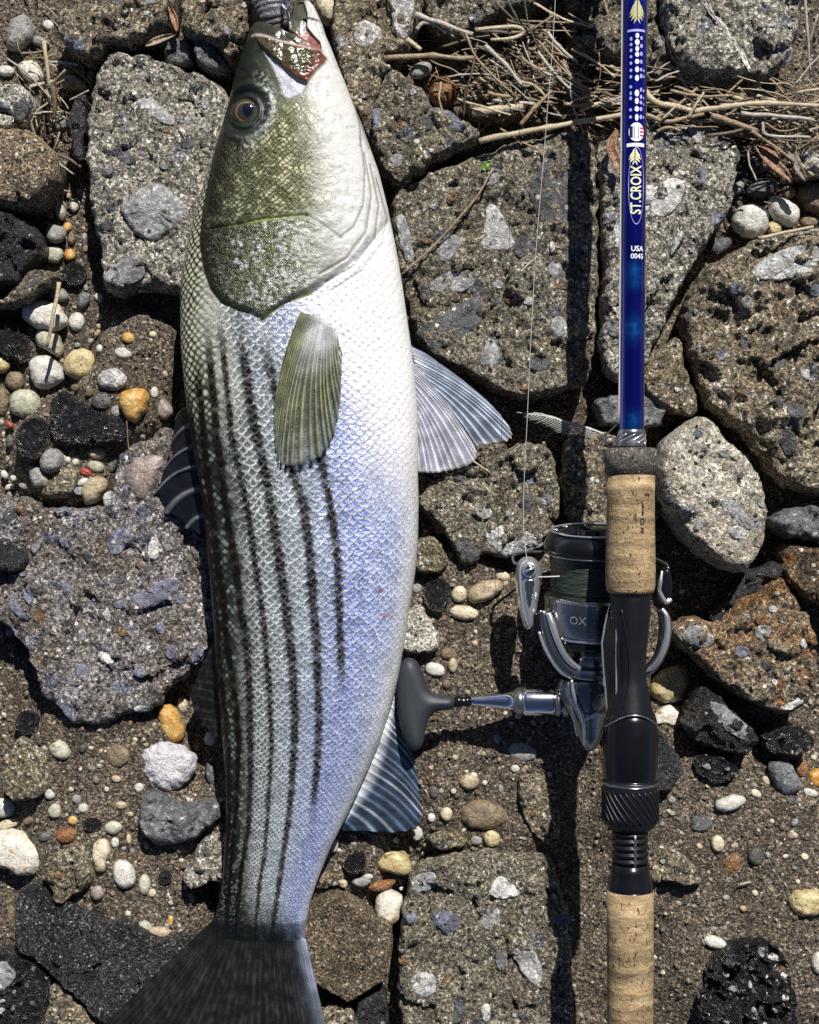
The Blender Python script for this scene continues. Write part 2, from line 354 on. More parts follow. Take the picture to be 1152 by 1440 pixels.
# ------------------------------------------------------------------ ground
DIRT = [(720, 950, 190), (690, 1100, 150), (1040, 1220, 190), (1060, 1330, 170), (950, 1140, 120), (160, 1170, 150), (140, 1070, 130),
        (210, 1280, 90), (195, 500, 80), (170, 560, 80), (640, 830, 90), (440, 800, 260), (430, 450, 230), (420, 1150, 170), (380, 250, 120), (90, 640, 90)]
def gz(x, y):
    x = np.asarray(x, float); y = np.asarray(y, float)
    f = np.zeros(np.shape(x))
    for cx, cy, r in DIRT: f = np.maximum(f, 1 - sstep(0.55, 1.15, np.hypot(x - cx, y - cy) / r))
    z = -48 * (1 - f) + 5 * fbm(x / 60, y / 60, 3, 3) + 2.6 * fbm(x / 16, y / 16, 9, 3)
    rr = np.maximum(np.abs(x - 576) - 700, 0) + np.maximum(np.abs(y - 720) - 850, 0)
    return z + np.minimum(rr, 60) / 60 * 10
fx = np.r_[-9000, -5000, -2800, -1600, -900, -450, np.arange(-200, 1353, 4.5), 1600, 2100, 2800, 4000, 6000, 9500]
fy = np.r_[-9000, -5000, -2600, -1500, -800, -400, np.arange(-160, 1600, 4.5), 1850, 2300, 3000, 4200, 6500, 9800]
gx, gy = np.meshgrid(fx, fy)
gV = np.stack([(gx - 576), (720 - gy), gz(gx, gy)], -1).reshape(-1, 3)
gV[:, 2] += 1.3 * perlin(gV[:, 0] / 6, gV[:, 1] / 6, 5)
ground = add('ground', gV, [grid_faces(len(fy), len(fx))[:, ::-1]], M['dirt'], origin=(0, 0, 0))
tag(ground, kind='structure')

# ------------------------------------------------------------------ stones
OCC = np.zeros((900, 800), bool)         # occupancy raster, 2 px cells, from (-200,-180)
def occupy(P):
    P = np.asarray(P); x0, y0 = P.min(0); x1, y1 = P.max(0)
    i0, i1 = max(0, int((x0 + 200) // 2)), min(800, int((x1 + 200) // 2) + 2); j0, j1 = max(0, int((y0 + 180) // 2)), min(900, int((y1 + 180) // 2) + 2)
    if i1 <= i0 or j1 <= j0: return
    X, Y = np.meshgrid(np.arange(i0, i1) * 2 - 200, np.arange(j0, j1) * 2 - 180)
    OCC[j0:j1, i0:i1] |= inside(X, Y, P)
SEED = [100]
_mix = ['c_grey', 'c_grey', 'c_dark', 'c_dark', 'c_pale', 'brown', 'grey', 'olive', 'c_tan']
AUTO = {'brown': _mix + ['c_rust'], 'olive': _mix + ['c_rust'], 'grey': _mix, 'pale': _mix, 'purple': _mix + ['c_blue'] * 4, 'rust': _mix + ['c_rust'], 'slagstone': ['c_grey', 'c_dark', 'c_pale', 'c_white']}
def rough_outline(poly, step, jit, seed, rounds=1):
    P = chaikin(poly, rounds); n = max(16, int(perimeter(P) / step)); P = resample(P, n)
    t = np.arange(n)
    T = np.roll(P, -1, 0) - np.roll(P, 1, 0); T /= np.linalg.norm(T, axis=1)[:, None] + 1e-9
    N = np.stack([T[:, 1], -T[:, 0]], 1)
    d = jit * (fbm(P[:, 0] / 26, P[:, 1] / 26, seed, 3) + 0.35 * perlin(P[:, 0] / 6, P[:, 1] / 6, seed + 3))
    return ccw(P + N * d[:, None])
class Rock:
    def __init__(s, poly, h, w, rough, seed, tilt, cracks, strata=0):
        s.poly = np.asarray(poly); s.h = h; s.w = w; s.rough = rough; s.seed = seed; s.cracks = cracks; s.strata = strata
        s.c = s.poly.mean(0); r = np.random.default_rng(seed); s.tilt = tilt if tilt is not None else r.uniform(-0.07, 0.07, 2)
        lo, hi = s.poly.min(0), s.poly.max(0); area = np.prod(hi - lo)
        ns = int(np.clip(area / 2300, 4, 40)); s.sites = r.uniform(lo, hi, (ns, 2)); s.sl = r.uniform(-0.13, 0.13, (ns, 2)); s.so = r.uniform(-2.2, 2.2, ns)
    def z(s, x, y):
        x = np.asarray(x, float); y = np.asarray(y, float)
        d = np.where(inside(x, y, s.poly), seg_dist(x, y, s.poly), 0)
        wn = s.w * (0.75 + 0.5 * fbm(x / 50, y / 50, s.seed, 2)); wn = np.maximum(wn, 4)
        q = np.clip(d / wn, 0, 1); pr = (1 - (1 - q) ** 2.5) ** (1 / 2.5)
        ze = s.h * 0.38
        wx = x + 9 * perlin(x / 24, y / 24, s.seed + 5); wy = y + 9 * perlin(x / 24, y / 24, s.seed + 6)
        best = np.full(np.shape(x), 1e9); fac = np.zeros(np.shape(x))
        for (sx, sy), sl, so in zip(s.sites, s.sl, s.so):
            dd = (wx - sx) ** 2 + (wy - sy) ** 2; m = dd < best
            best = np.where(m, dd, best); fac = np.where(m, so + sl[0] * (x - sx) + sl[1] * (y - sy), fac)
        n = s.rough * 1.25 * (7 * fbm(x / 75, y / 75, s.seed + 1, 3) + 4.2 * fbm(x / 20, y / 20, s.seed + 2, 3) + 1.7 * perlin(x / 8, y / 8, s.seed + 4) - 2.5 * np.exp(-(perlin(x / 34, y / 34, s.seed + 12) / 0.05) ** 2) + 1.4 * fac)
        if s.strata: n = n + s.strata * np.abs(perlin((x + y * 0.5) / 60, (y - x * 0.45) / 7, s.seed + 8)) * 3
        n = n + (s.tilt[0] * (x - s.c[0]) + s.tilt[1] * (y - s.c[1]))
        z = ze + (s.h - ze + n) * pr
        for line, wd, dp in s.cracks:
            lx = x + 3 * perlin(x / 12, y / 12, s.seed + 9); ly = y + 3 * perlin(x / 12, y / 12, s.seed + 10)
            z = z - dp * np.exp(-(seg_dist(lx, ly, line, False) / wd) ** 2)
        return z
def rock(label, mat, poly, h=40, w=16, rough=1.0, clasts=(), name='rock', tilt=None, cracks=(), step=3.6, jit=4.2, rounds=1, group=None, strata=0, base=None):
    SEED[0] += 1; seed = SEED[0]
    P = rough_outline(poly, step, jit, seed, rounds); occupy(P)
    R = Rock(P, h, w, rough, seed, tilt, cracks, strata)
    lo, hi = P.min(0), P.max(0); r = np.random.default_rng(seed)
    nx, ny = int((hi[0] - lo[0]) / step) + 2, int((hi[1] - lo[1]) / (step * 0.87)) + 2
    I, J = np.meshgrid(np.arange(nx), np.arange(ny))
    X = lo[0] + (I + 0.5 * (J % 2)) * step; Y = lo[1] + J * step * 0.87
    X = (X + r.uniform(-0.25, 0.25, X.shape) * step).ravel(); Y = (Y + r.uniform(-0.25, 0.25, Y.shape) * step).ravel()
    k = inside(X, Y, P); X, Y = X[k], Y[k]; k = seg_dist(X, Y, P) > step * 0.55; X, Y = X[k], Y[k]
    nb = len(P)
    pts = [Vector(p) for p in np.vstack([P, np.stack([X, Y], 1)])]
    vc, _, tri, _, _, _ = delaunay_2d_cdt(pts, [], [list(range(nb))], 1, 1e-4)
    xy = np.array([tuple(v) for v in vc]); T = np.array([t for t in tri if len(t) == 3], np.int32)
    zz = R.z(xy[:, 0], xy[:, 1]); kz = h * 0.8
    R.kz = kz; R.sx, R.sy, R.sz = xy[:, 0].astype(np.float32), xy[:, 1].astype(np.float32), zz
    V = W(xy[:, 0], xy[:, 1], zz, kz)
    a = xy[T[:, 1]] - xy[T[:, 0]]; b = xy[T[:, 2]] - xy[T[:, 0]]
    flip = (a[:, 0] * b[:, 1] - a[:, 1] * b[:, 0]) > 0     # image y points down
    T[flip] = T[flip][:, ::-1]
    n0 = len(V); zb = -105 if base is None else base
    rim = V[:nb].copy(); c2 = rim[:, :2].mean(0)
    mid = rim.copy(); mid[:, 2] = rim[:, 2] * 0.4 - 6; mid[:, :2] += (rim[:, :2] - c2) * 0.015
    bot = rim.copy(); bot[:, 2] = zb; bot[:, :2] -= (rim[:, :2] - c2) * 0.06
    V = np.vstack([V, mid, bot, [[c2[0], c2[1], zb]]])
    i = np.arange(nb); j = (i + 1) % nb; m0, b0, cc = n0, n0 + nb, n0 + 2 * nb
    F4 = np.vstack([np.stack([i, j, m0 + j, m0 + i], 1), np.stack([m0 + i, m0 + j, b0 + j, b0 + i], 1)])
    F3 = np.stack([b0 + i, b0 + j, np.full(nb, cc)], 1)
    ob = add(name, V, [T, F4, F3], M[mat])
    tag(ob, label, 'pebble' if name == 'pebble' else 'rock', group)
    for cl in clasts:
        clast(ob, R, *cl)
    if mat in AUTO:
        taken = [(*((q_.min(0) + q_.max(0)) / 2), *(np.ptp(q_, 0) / 2)) for q_ in (np.asarray(ell(*cl[0]) if not isinstance(cl[0][0], tuple) else cl[0], float) for cl in clasts)]
        area = 0.5 * abs((P[:, 0] * np.roll(P[:, 1], -1) - np.roll(P[:, 0], -1) * P[:, 1]).sum()); got = 0
        cand = r.uniform(lo, hi, (300, 2)); cin = inside(cand[:, 0], cand[:, 1], P); cds = seg_dist(cand[:, 0], cand[:, 1], P)
        for c, ci, cd in zip(cand, cin, cds):
            if got >= min(area / 1500, 36): break
            rad = min(4.2 + r.exponential(3.0), 15)
            if not (-15 < c[0] < 1167 and -15 < c[1] < 1455): continue
            if not ci or cd < rad + 3: continue
            if any(abs(c[0] - t[0]) < t[2] + rad and abs(c[1] - t[1]) < t[3] + rad for t in taken): continue
            k = int(r.integers(4, 7)); a = np.sort(r.uniform(0, 6.28, k)); el = r.uniform(0.5, 1.0); ro = r.uniform(0, 3.14)
            if np.max(np.diff(np.r_[a, a[0] + 6.28])) > 2.6: continue
            q0 = rad * r.uniform(0.8, 1.2, k); x0, y0 = q0 * np.cos(a), q0 * np.sin(a) * el
            poly2 = [(c[0] + u * math.cos(ro) - v * math.sin(ro), c[1] + u * math.sin(ro) + v * math.cos(ro)) for u, v in zip(x0, y0)]
            clast(ob, R, poly2, str(r.choice(AUTO[mat])), r.uniform(2, 5)); taken.append((c[0], c[1], rad, rad)); got += 1
    return ob, R
def dome(poly, h, seed, rings=9, n=None, pw=2.0, noise=0.05, und=0.45, rounds=2, jit=0.03):
    """rounded stone: returns (x,y,z) relative to its own base plane plus faces"""
    P = ccw(chaikin(poly, rounds)); n = n or int(np.clip(perimeter(P) / 3.0, 18, 90)); P = resample(P, n); c = P.mean(0)
    T = np.roll(P, -1, 0) - np.roll(P, 1, 0); T /= np.linalg.norm(T, axis=1)[:, None] + 1e-9
    P = P + np.stack([T[:, 1], -T[:, 0]], 1) * (jit * math.sqrt(np.prod(np.ptp(P, 0))) * fbm(P[:, 0] / 14, P[:, 1] / 14, seed, 2))[:, None]
    a = np.linspace(-0.5, 1, rings + 3)[:-1] * np.pi / 2
    X, Z = [], []
    for t in a:
        f = np.cos(t) ** (2 / pw) if t >= 0 else 1 - 0.25 * np.sin(-t) ** 2
        X.append(c + (P - c) * f); Z.append(np.full(n, (h if t >= 0 else h * und / 0.7) * np.sign(t) * np.abs(np.sin(t)) ** (1.0)))
    X = np.vstack(X + [c[None]]); Z = np.r_[np.concatenate(Z), h]
    Z = Z + noise * h * fbm(X[:, 0] / 11, X[:, 1] / 11, seed + 1, 3) * (Z > 0)
    m = len(a); F = grid_faces(m, n, True); i = np.arange(n); j = (i + 1) % n
    cap = np.stack([(m - 1) * n + i, (m - 1) * n + j, np.full(n, m * n)], 1)
    return X, Z, [F[:, ::-1], cap[:, ::-1]]
def clast(parent, R, poly, mat, h=3.5):
    SEED[0] += 1
    if len(poly) == 5 and not isinstance(poly[0], tuple): poly = ell(*poly)
    h = 0.6 * h; X, Z, F = dome(poly, h, SEED[0], rings=7, pw=5.5, noise=0.22, rounds=1, jit=0.03)
    d2 = (X[:, 0][:, None] - R.sx[None]) ** 2 + (X[:, 1][:, None] - R.sy[None]) ** 2; z = R.sz[d2.argmin(1)]; z = 0.5 * z + 0.5 * np.median(z)
    V = W(X[:, 0], X[:, 1], z + Z, R.kz)
    return add('clast', V, F, M[mat], parent)
def pebble(label, mat, poly, h=None, group=None, name='pebble', lift=0.0, pw=2.4, noise=0.08, z0=None, cat=None):
    SEED[0] += 1
    if len(poly) in (4, 5) and not isinstance(poly[0], tuple): poly = ell(*poly)
    poly = np.asarray(poly, float); size = math.sqrt(np.prod(np.ptp(poly, 0)))
    h = h or size * 0.36
    X, Z, F = dome(poly, h, SEED[0], rings=int(np.clip(size / 4, 6, 16)), pw=pw, noise=noise, jit=0.035)
    rq = np.random.default_rng(SEED[0]); Z = np.minimum(Z, h * (0.9 + rq.uniform(-0.18, 0.18) * (X[:, 0] - X[:, 0].mean()) / size + rq.uniform(-0.25, 0.25) * (X[:, 1] - X[:, 1].mean()) / size)); Z = Z - 0.08 * h
    c = X.mean(0); zb = float(gz(c[0], c[1])) + lift if z0 is None else z0
    V = W(X[:, 0], X[:, 1], zb + Z, zb + h * 0.3)
    occupy(poly)
    return tag(add(name, V, F, M[mat]), label, cat or ('pebble' if name == 'pebble' else 'rock'), group)
# ------------------------------------------------------------------ large rocks (photo-scale outlines)
rock('brown block with grey patch at its corner, above the tall clast-studded boulder', 'brown', [(78,8),(100,5),(180,-4),(215,-40),(248,-40),(240,25),(225,45),(190,55),(175,65),(150,60),(138,70),(122,78),(105,72),(85,62),(79,35)], 48, 14,
     clasts=[([(88,50),(105,46),(117,52),(120,66),(112,75),(95,66)], 'c_blue', 5), ([(158,-5),(183,-8),(184,20),(172,25),(160,15)], 'c_dark', 4), ([(205,2),(218,-2),(220,9),(209,12)], 'c_grey', 3)])
rock('coarse brown rock beside the snout of the fish', 'brown', [(252,40),(255,12),(262,-40),(362,-40),(364,25),(352,45),(345,62),(331,82),(320,84),(300,62),(280,52),(262,46)], 44, 14, strata=0.5)
rock('thin dark slate slab between two brown blocks', 'slate', [(226,80),(232,60),(258,52),(267,60),(268,86),(250,90),(230,87)], 20, 7, 0.5, name='slate_rock')
rock('grey slate slab leaning beside the snout of the fish', 'slate', [(266,54),(285,45),(305,60),(320,86),(318,97),(300,101),(276,91)], 24, 8, 0.5, name='slate_rock')
rock('tall grey-brown boulder studded with grey clasts along the back of the fish head', 'grey',
     [(150,68),(165,66),(180,75),(205,72),(225,85),(245,88),(262,95),(290,105),(312,118),(325,145),(325,200),(308,260),(292,330),(284,395),(268,418),(225,405),(200,402),(175,412),(148,405),(143,395),(140,350),(126,295),(122,250),(120,195),(122,160),(126,130),(138,100),(141,80)], 36, 18, 0.9,
     tilt=(0.02, 0.03), cracks=[([(170,300),(190,330),(215,345),(240,330)], 2.5, 6), ([(225,258),(250,278),(262,300)], 2, 3), ([(128,285),(150,300),(168,290)], 2, 5), ([(185,78),(205,100),(213,120)], 2.5, 4), ([(215,345),(235,370),(245,402)], 2.5, 4)],
     clasts=[([(178,152),(205,136),(213,135),(222,146),(246,166),(246,178),(230,175),(208,162)], 'c_pale', 4), ((265,206,11,8,15), 'c_dark', 6), ([(160,207),(178,210),(194,225),(190,235),(170,230)], 'c_dark', 4),
             ([(135,234),(158,232),(162,246),(138,248)], 'c_grey', 3), ([(168,286),(215,258),(226,258),(246,276),(276,292),(268,310),(245,322),(220,345),(195,332),(176,310)], 'c_grey', 11),
             ([(165,372),(195,355),(205,372),(206,390),(185,403),(152,401),(147,392)], 'c_grey', 5), ([(282,138),(296,132),(294,152),(284,155)], 'c_pale', 3), ([(175,168),(185,170),(182,178),(172,176)], 'c_white', 3),
             ((264,170,5,6,0), 'c_grey', 3), ((235,185,5,3,0), 'c_rust', 2), ((232,235,9,5,20), 'c_grey', 2), ([(150,290),(163,287),(165,297),(152,300)], 'c_dark', 3), ([(140,315),(160,310),(163,325),(148,328)], 'c_dark', 3)])
rock('rounded sandy-brown boulder below two speckled stones', 'granular', [(-60,200),(-40,185),(0,178),(25,176),(45,184),(65,200),(76,215),(77,240),(70,260),(55,280),(30,290),(0,289),(-60,285)], 50, 30, 0.6, jit=1.5, rounds=2)
rock('black-grey speckled stone above the rounded sandy-brown boulder', 'whitespeck', [(-40,118),(20,116),(38,123),(48,138),(42,160),(28,178),(20,172),(18,158),(-40,152)], 24, 10, 0.9, clasts=[([(18,158),(20,140),(38,133),(46,142),(40,160),(27,177),(20,172)], 'c_dark', 4), ([(-15,147),(5,143),(16,150),(14,157),(-15,157)], 'c_blue', 4)])
rock('light grey wedge stone tucked against the rounded sandy-brown boulder', 'whitespeck', [(-40,156),(17,157),(20,176),(5,180),(-40,180)], 22, 7, 0.7)
rock('dark layered slate standing along the tall clast-studded boulder', 'darkslate', [(98,135),(118,130),(121,145),(117,180),(114,232),(104,215),(95,190)], 8, 8, 0.7, strata=1.2, name='slate_rock')
rock('glossy black-grey rock above the flat olive-brown slab', 'darkslate', [(-60,290),(15,296),(40,310),(54,325),(56,345),(46,370),(30,388),(10,402),(-60,420)], 24, 16, 1.4, strata=0.5)
rock('flat olive-brown slab below the glossy black-grey rock', 'olive', [(-20,428),(0,420),(25,400),(45,378),(65,377),(79,385),(75,396),(50,411),(30,426),(5,430)], 14, 9, 0.7, clasts=[([(30,405),(55,388),(62,390),(45,405),(30,414)], 'c_dark', 2)])
rock('broad mauve conglomerate slab with blue-grey clasts beside the back of the fish', 'purple',
     [(-60,690),(30,700),(60,712),(110,715),(150,716),(163,665),(170,632),(200,622),(232,598),(246,612),(262,680),(284,735),(305,790),(314,850),(310,900),(272,937),(236,970),(218,998),(160,1010),(130,1022),(95,1016),(75,985),(56,975),(40,930),(30,905),(8,872),(-60,855)], 21, 12, 0.9, tilt=(0.012, -0.012),
     cracks=[([(90,830),(120,900),(165,930),(215,935)], 2.2, 5), ([(150,770),(175,810),(165,860),(100,905)], 2.0, 3), ([(125,870),(150,895),(180,900)], 2.5, 4), ([(215,930),(245,938),(275,930)], 2.5, 5), ([(12,865),(34,915),(56,980)], 3, 6)],
     clasts=[([(150,762),(160,743),(176,740),(196,755),(181,765),(168,780),(155,778)], 'c_blue', 5), ([(208,786),(212,752),(222,747),(225,765),(224,787)], 'c_white', 4),
             ([(182,840),(195,831),(210,830),(226,815),(250,809),(256,825),(240,841),(210,858),(195,851)], 'c_blue', 6), ([(86,814),(106,826),(105,831),(92,843)], 'c_blue', 4), ([(12,850),(22,830),(29,828),(25,850),(43,872),(34,873),(15,858)], 'c_blue', 5),
             ([(33,830),(45,817),(50,832),(46,853),(35,846)], 'c_blue', 5), ([(145,861),(152,852),(157,870),(150,877)], 'c_pale', 4), ((228,882,8,9,0), 'c_blue', 4), ((243,915,8,11,10), 'c_blue', 3),
             ([(268,932),(275,910),(288,904),(287,926),(276,936)], 'c_blue', 4), ([(82,765),(88,752),(103,766),(98,773)], 'c_blue', 5), ([(105,937),(120,930),(131,946),(110,953)], 'c_blue', 4), ([(80,990),(88,968),(104,1006),(98,1013)], 'c_blue', 5),
             ((160,968,7,9,0), 'c_blue', 3), ((202,996,14,6,-5), 'c_pale', 3), ((167,997,7,8,20), 'c_dark', 4), ((168,815,10,6,-10), 'c_dark', 3), ((170,850,10,6,0), 'c_blue', 3), ((57,868,5,12,-20), 'c_rust', 3), ((115,893,7,9,0), 'c_grey', 3),
             ((252,842,11,7,0), 'c_blue', 3), ([(120,775),(130,772),(132,788),(122,792)], 'c_dark', 3), ((236,770,8,5,30), 'c_grey', 3), ((150,925,13,8,30), 'c_white', 3), ((200,945,11,7,0), 'c_blue', 3), ((15,725,9,14,25), 'c_dark', 4), ((35,715,12,9,0), 'c_rust', 2), ((88,720,11,7,-20), 'c_blue', 4),
             ((225,655,14,8,-25), 'c_grey', 3), ((253,735,12,8,30), 'c_grey', 3), ((173,888,10,6,20), 'c_rust', 2), ((110,690,8,6,0), 'c_pale', 3), ((155,702,11,12,0), 'c_pale', 4)])
rock('dark lumpy rock on the rim of the mauve slab above a white stone', 'darkslate', [(-60,755),(10,752),(30,770),(40,790),(27,806),(-60,800)], 36, 10, 1.3)
rock('flat brown rock low in the dirt below the black lump', 'brown', [(8,1072),(20,1036),(45,1046),(65,1066),(68,1086),(60,1120),(25,1132),(2,1110)], 9, 8, 0.7)
rock('angular grey slate rock with pale veins under the lilac pebble', 'slate', [(196,1120),(215,1112),(230,1120),(255,1136),(306,1128),(312,1155),(286,1170),(260,1186),(235,1193),(210,1186),(195,1160)], 26, 16, 0.9, clasts=[([(232,1140),(240,1150),(262,1146),(262,1149),(240,1154)], 'c_white', 2)])
rock('rough banded grey rock half under the lower back of the fish', 'grey', [(264,1222),(280,1186),(312,1170),(326,1180),(326,1238),(285,1245),(266,1251),(257,1236)], 24, 12, 1.3, strata=1.4)
rock('grey-brown angular rock between the large white pebble and the black asphalt chunk', 'brown', [(55,1232),(62,1206),(95,1194),(120,1200),(131,1236),(112,1256),(90,1271),(75,1271),(66,1250)], 22, 14, 1.2)
rock('wide black pitted asphalt chunk beside the tail', 'asphalt', [(20,1275),(28,1252),(58,1242),(72,1275),(100,1271),(122,1290),(140,1300),(165,1296),(190,1300),(215,1320),(260,1318),(288,1330),(292,1346),(265,1371),(226,1396),(182,1431),(160,1443),(140,1436),(110,1406),(70,1371),(40,1346),(20,1341)], 22, 10, 0.8, tilt=(0, 0), jit=2, clasts=[], name='asphalt_chunk')
rock('dark stone with a grey crown beside the asphalt chunk', 'slagstone', [(-60,1345),(20,1350),(42,1357),(66,1377),(60,1400),(56,1445),(50,1500),(-60,1500)], 26, 12, 1.2, clasts=[([(-10,1352),(15,1352),(28,1366),(15,1385),(-10,1395)], 'c_grey', 5)])
rock('brown gravelly stone between the asphalt chunk and the dark grey-crowned stone', 'brown', [(63,1396),(76,1381),(110,1411),(140,1441),(122,1500),(60,1500)], 18, 9, 0.9)
# between fish and rod
rock('brown rock with white quartz faces beside the lower jaw of the fish', 'brown', [(462,40),(472,15),(470,-50),(604,-50),(592,20),(577,62),(566,76),(540,86),(556,96),(541,112),(526,152),(524,205),(505,185),(486,130),(474,80)], 38, 14, 1.0,
     clasts=[([(500,32),(520,28),(541,45),(533,72),(515,70),(496,60)], 'quartz', 5), ([(546,-10),(586,-12),(580,25),(572,62),(555,48),(550,20)], 'quartz', 4), ([(468,62),(480,45),(492,58),(485,75),(475,78)], 'c_grey', 3)])
rock('grey-brown jagged rock between the throat of the fish and the straw tangle', 'olive', [(524,112),(545,97),(560,95),(576,110),(600,126),(609,150),(640,156),(672,175),(676,188),(655,201),(625,216),(600,236),(572,256),(546,252),(528,225),(518,190),(516,150)], 38, 16, 1.2,
     clasts=[([(583,185),(597,162),(612,172),(606,187)], 'c_dark', 4), ([(605,151),(622,150),(640,162),(656,182),(640,188),(620,176)], 'c_blue', 4), ([(522,160),(532,150),(538,175),(528,200)], 'c_blue', 4), ((556,180,12,8,0), 'c_rust', 2), ([(545,225),(560,215),(570,222),(560,240)], 'c_grey', 4)])
rock('tawny mottled stone buried in the straw tangle', 'granular', [(660,118),(680,96),(710,105),(736,126),(746,150),(716,166),(665,167),(655,146)], 10, 14, 1.0)
rock('rough olive rock above the straw tangle, crossed by the fishing line', 'olive', [(598,-60),(790,-60),(780,-10),(745,10),(700,18),(672,40),(642,52),(612,36),(598,20)], 34, 12, 1.2)
rock('weathered rock behind the rod tip section, in the rod shadow', 'olive', [(800,-60),(924,-60),(928,30),(948,75),(952,104),(935,110),(905,96),(870,86),(835,76),(800,62)], 36, 14, 1.5)
rock('large pale grey boulder with a white diagonal vein above the straw', 'grey', [(926,-60),(1135,-60),(1132,10),(1121,60),(1100,95),(1080,106),(1060,109),(1000,106),(962,100),(944,75),(930,40)], 52, 16, 0.9,
     cracks=[([(985,-30),(1012,30),(1040,75),(1062,104)], 3.0, 5), ([(930,20),(950,60),(965,90)], 3, 5)], clasts=[([(1090,62),(1104,58),(1118,66),(1116,84),(1102,90),(1092,78)], 'c_grey', 4), ([(978,-10),(1000,12),(1030,55),(1058,98),(1050,100),(1018,52),(985,5)], 'c_white', 1.5)])
rock('wide grey-brown boulder with a pale triangular clast in the middle of the scene', 'olive',
     [(548,300),(560,262),(585,250),(605,240),(640,231),(680,216),(720,201),(760,190),(800,182),(838,180),(843,300),(840,400),(836,490),(830,532),(800,546),(745,560),(700,551),(660,524),(612,502),(588,480),(575,430),(563,385),(552,340)], 26, 14, 1.0, tilt=(0, 0),
     cracks=[([(600,500),(640,470),(700,450),(760,465)], 2, 3), ([(655,300),(660,360),(640,400)], 2, 3), ([(750,330),(745,400),(760,460)], 2, 2.5), ([(565,385),(600,395),(650,385)], 2, 3)],
     clasts=[([(672,353),(678,320),(685,286),(699,289),(714,315),(729,353)], 'c_pale', 6), ([(615,352),(636,326),(651,341),(645,352),(630,373),(616,366)], 'c_grey', 4), ([(745,252),(770,225),(796,206),(801,290),(796,331),(762,312),(746,292)], 'c_dark', 4),
             ([(584,470),(605,450),(622,440),(655,425),(672,415),(682,440),(668,465),(640,482),(602,500)], 'c_dark', 5), ([(598,405),(620,385),(650,380),(672,392),(660,408),(620,415)], 'c_grey', 3), ([(672,516),(680,490),(690,470),(706,500),(696,520)], 'c_grey', 5), ((757,513,17,11,0), 'c_dark', 6),
             ([(556,305),(568,300),(580,340),(584,370),(572,372),(562,345)], 'c_grey', 4), ((690,255,14,8,-30), 'c_grey', 3), ((735,345,13,17,20), 'c_dark', 3), ((780,380,10,13,0), 'c_grey', 3), ((720,420,12,7,20), 'c_rust', 2), ((640,520,10,6,20), 'c_rust', 3), ((785,460,12,15,0), 'c_grey', 3), ((700,400,9,6,0), 'c_pale', 3), ((745,544,15,5,-10), 'c_rust', 2)])
rock('tall grey boulder with a white angular clast behind the rod lettering', 'grey',
     [(838,215),(846,190),(905,184),(960,172),(990,170),(1020,180),(1042,200),(1041,230),(1031,262),(1028,290),(1010,322),(986,350),(966,390),(944,432),(922,482),(905,518),(880,536),(856,530),(846,500),(850,400),(850,300)], 30, 14, 1.0, tilt=(0, 0),
     cracks=[([(1000,258),(970,300),(945,350),(915,430)], 2.5, 6), ([(965,330),(925,400),(905,470)], 2.5, 5)],
     clasts=[([(900,262),(925,262),(945,250),(963,258),(958,285),(940,302),(925,309),(905,300)], 'c_white', 7), ((1008,308,13,8,-35), 'c_blue', 3), ([(978,240),(988,232),(993,255),(985,262)], 'c_blue', 4), ((945,192,6,6,0), 'c_white', 3), ([(965,172),(985,178),(990,200),(978,205)], 'c_pale', 3),
             ((862,250,9,6,30), 'c_blue', 4), ((870,330,10,22,10), 'c_pale', 3), ([(950,330),(962,322),(950,355),(940,362)], 'c_pale', 4), ((865,460,12,15,0), 'c_grey', 4)])
rock('huge coarse brown boulder with dark pits and a pale grey patch', 'brown',
     [(1000,372),(1045,346),(1060,336),(1110,326),(1220,320),(1220,700),(1120,692),(1092,662),(1062,622),(1032,592),(1003,577),(987,542),(976,500),(964,455),(970,420),(986,392)], 46, 18, 1.5,
     cracks=[([(975,460),(1000,540),(1050,600),(1100,650)], 3, 5)],
     clasts=[([(1052,382),(1075,362),(1118,345),(1170,342),(1170,376),(1105,396),(1065,394)], 'c_pale', 6), ([(1076,508),(1092,500),(1106,508),(1100,520),(1084,517)], 'c_dark', 2), ((1113,580,14,12,0), 'c_dark', 4), ([(1090,605),(1105,595),(1120,615),(1116,642),(1100,640)], 'c_dark', 3), ((1047,483,6,9,-20), 'c_dark', 2), ((1031,408,9,10,0), 'c_blue', 4), ((1047,426,9,8,0), 'c_grey', 4), ((1088,566,9,8,20), 'c_dark', 3), ((1015,500,8,7,0), 'c_blue', 3), ((1145,410,9,9,0), 'c_blue', 3)])
rock('pale oval speckled boulder beside the cork fore grip', 'pale', [(925,655),(935,626),(960,601),(995,582),(1010,594),(1031,620),(1065,655),(1079,690),(1083,730),(1076,770),(1057,800),(1045,808),(1020,800),(986,776),(956,741),(932,706)], 72, 26, 0.8, jit=2,
     clasts=[((981,610,7,6,0), 'c_blue', 4), ([(1008,635),(1025,632),(1030,640),(1015,645)], 'c_grey', 3), ([(1007,700),(1022,697),(1046,720),(1058,748),(1037,739),(1012,716)], 'c_grey', 4), ([(964,720),(968,709),(974,714),(971,722)], 'c_blue', 4), ((940,702,6,9,0), 'c_blue', 3), ((1035,748,13,10,0), 'c_pale', 3)])
rock('dark grey ragged rock beside the pale oval boulder', 'slate', [(1083,735),(1100,716),(1150,710),(1220,720),(1220,778),(1130,762),(1105,756)], 34, 12, 1.5)
rock('reddish dark stone above the rusty conglomerate', 'darkrust', [(1100,776),(1120,765),(1220,780),(1220,865),(1142,847),(1116,822),(1102,800)], 34, 11, 1.0)
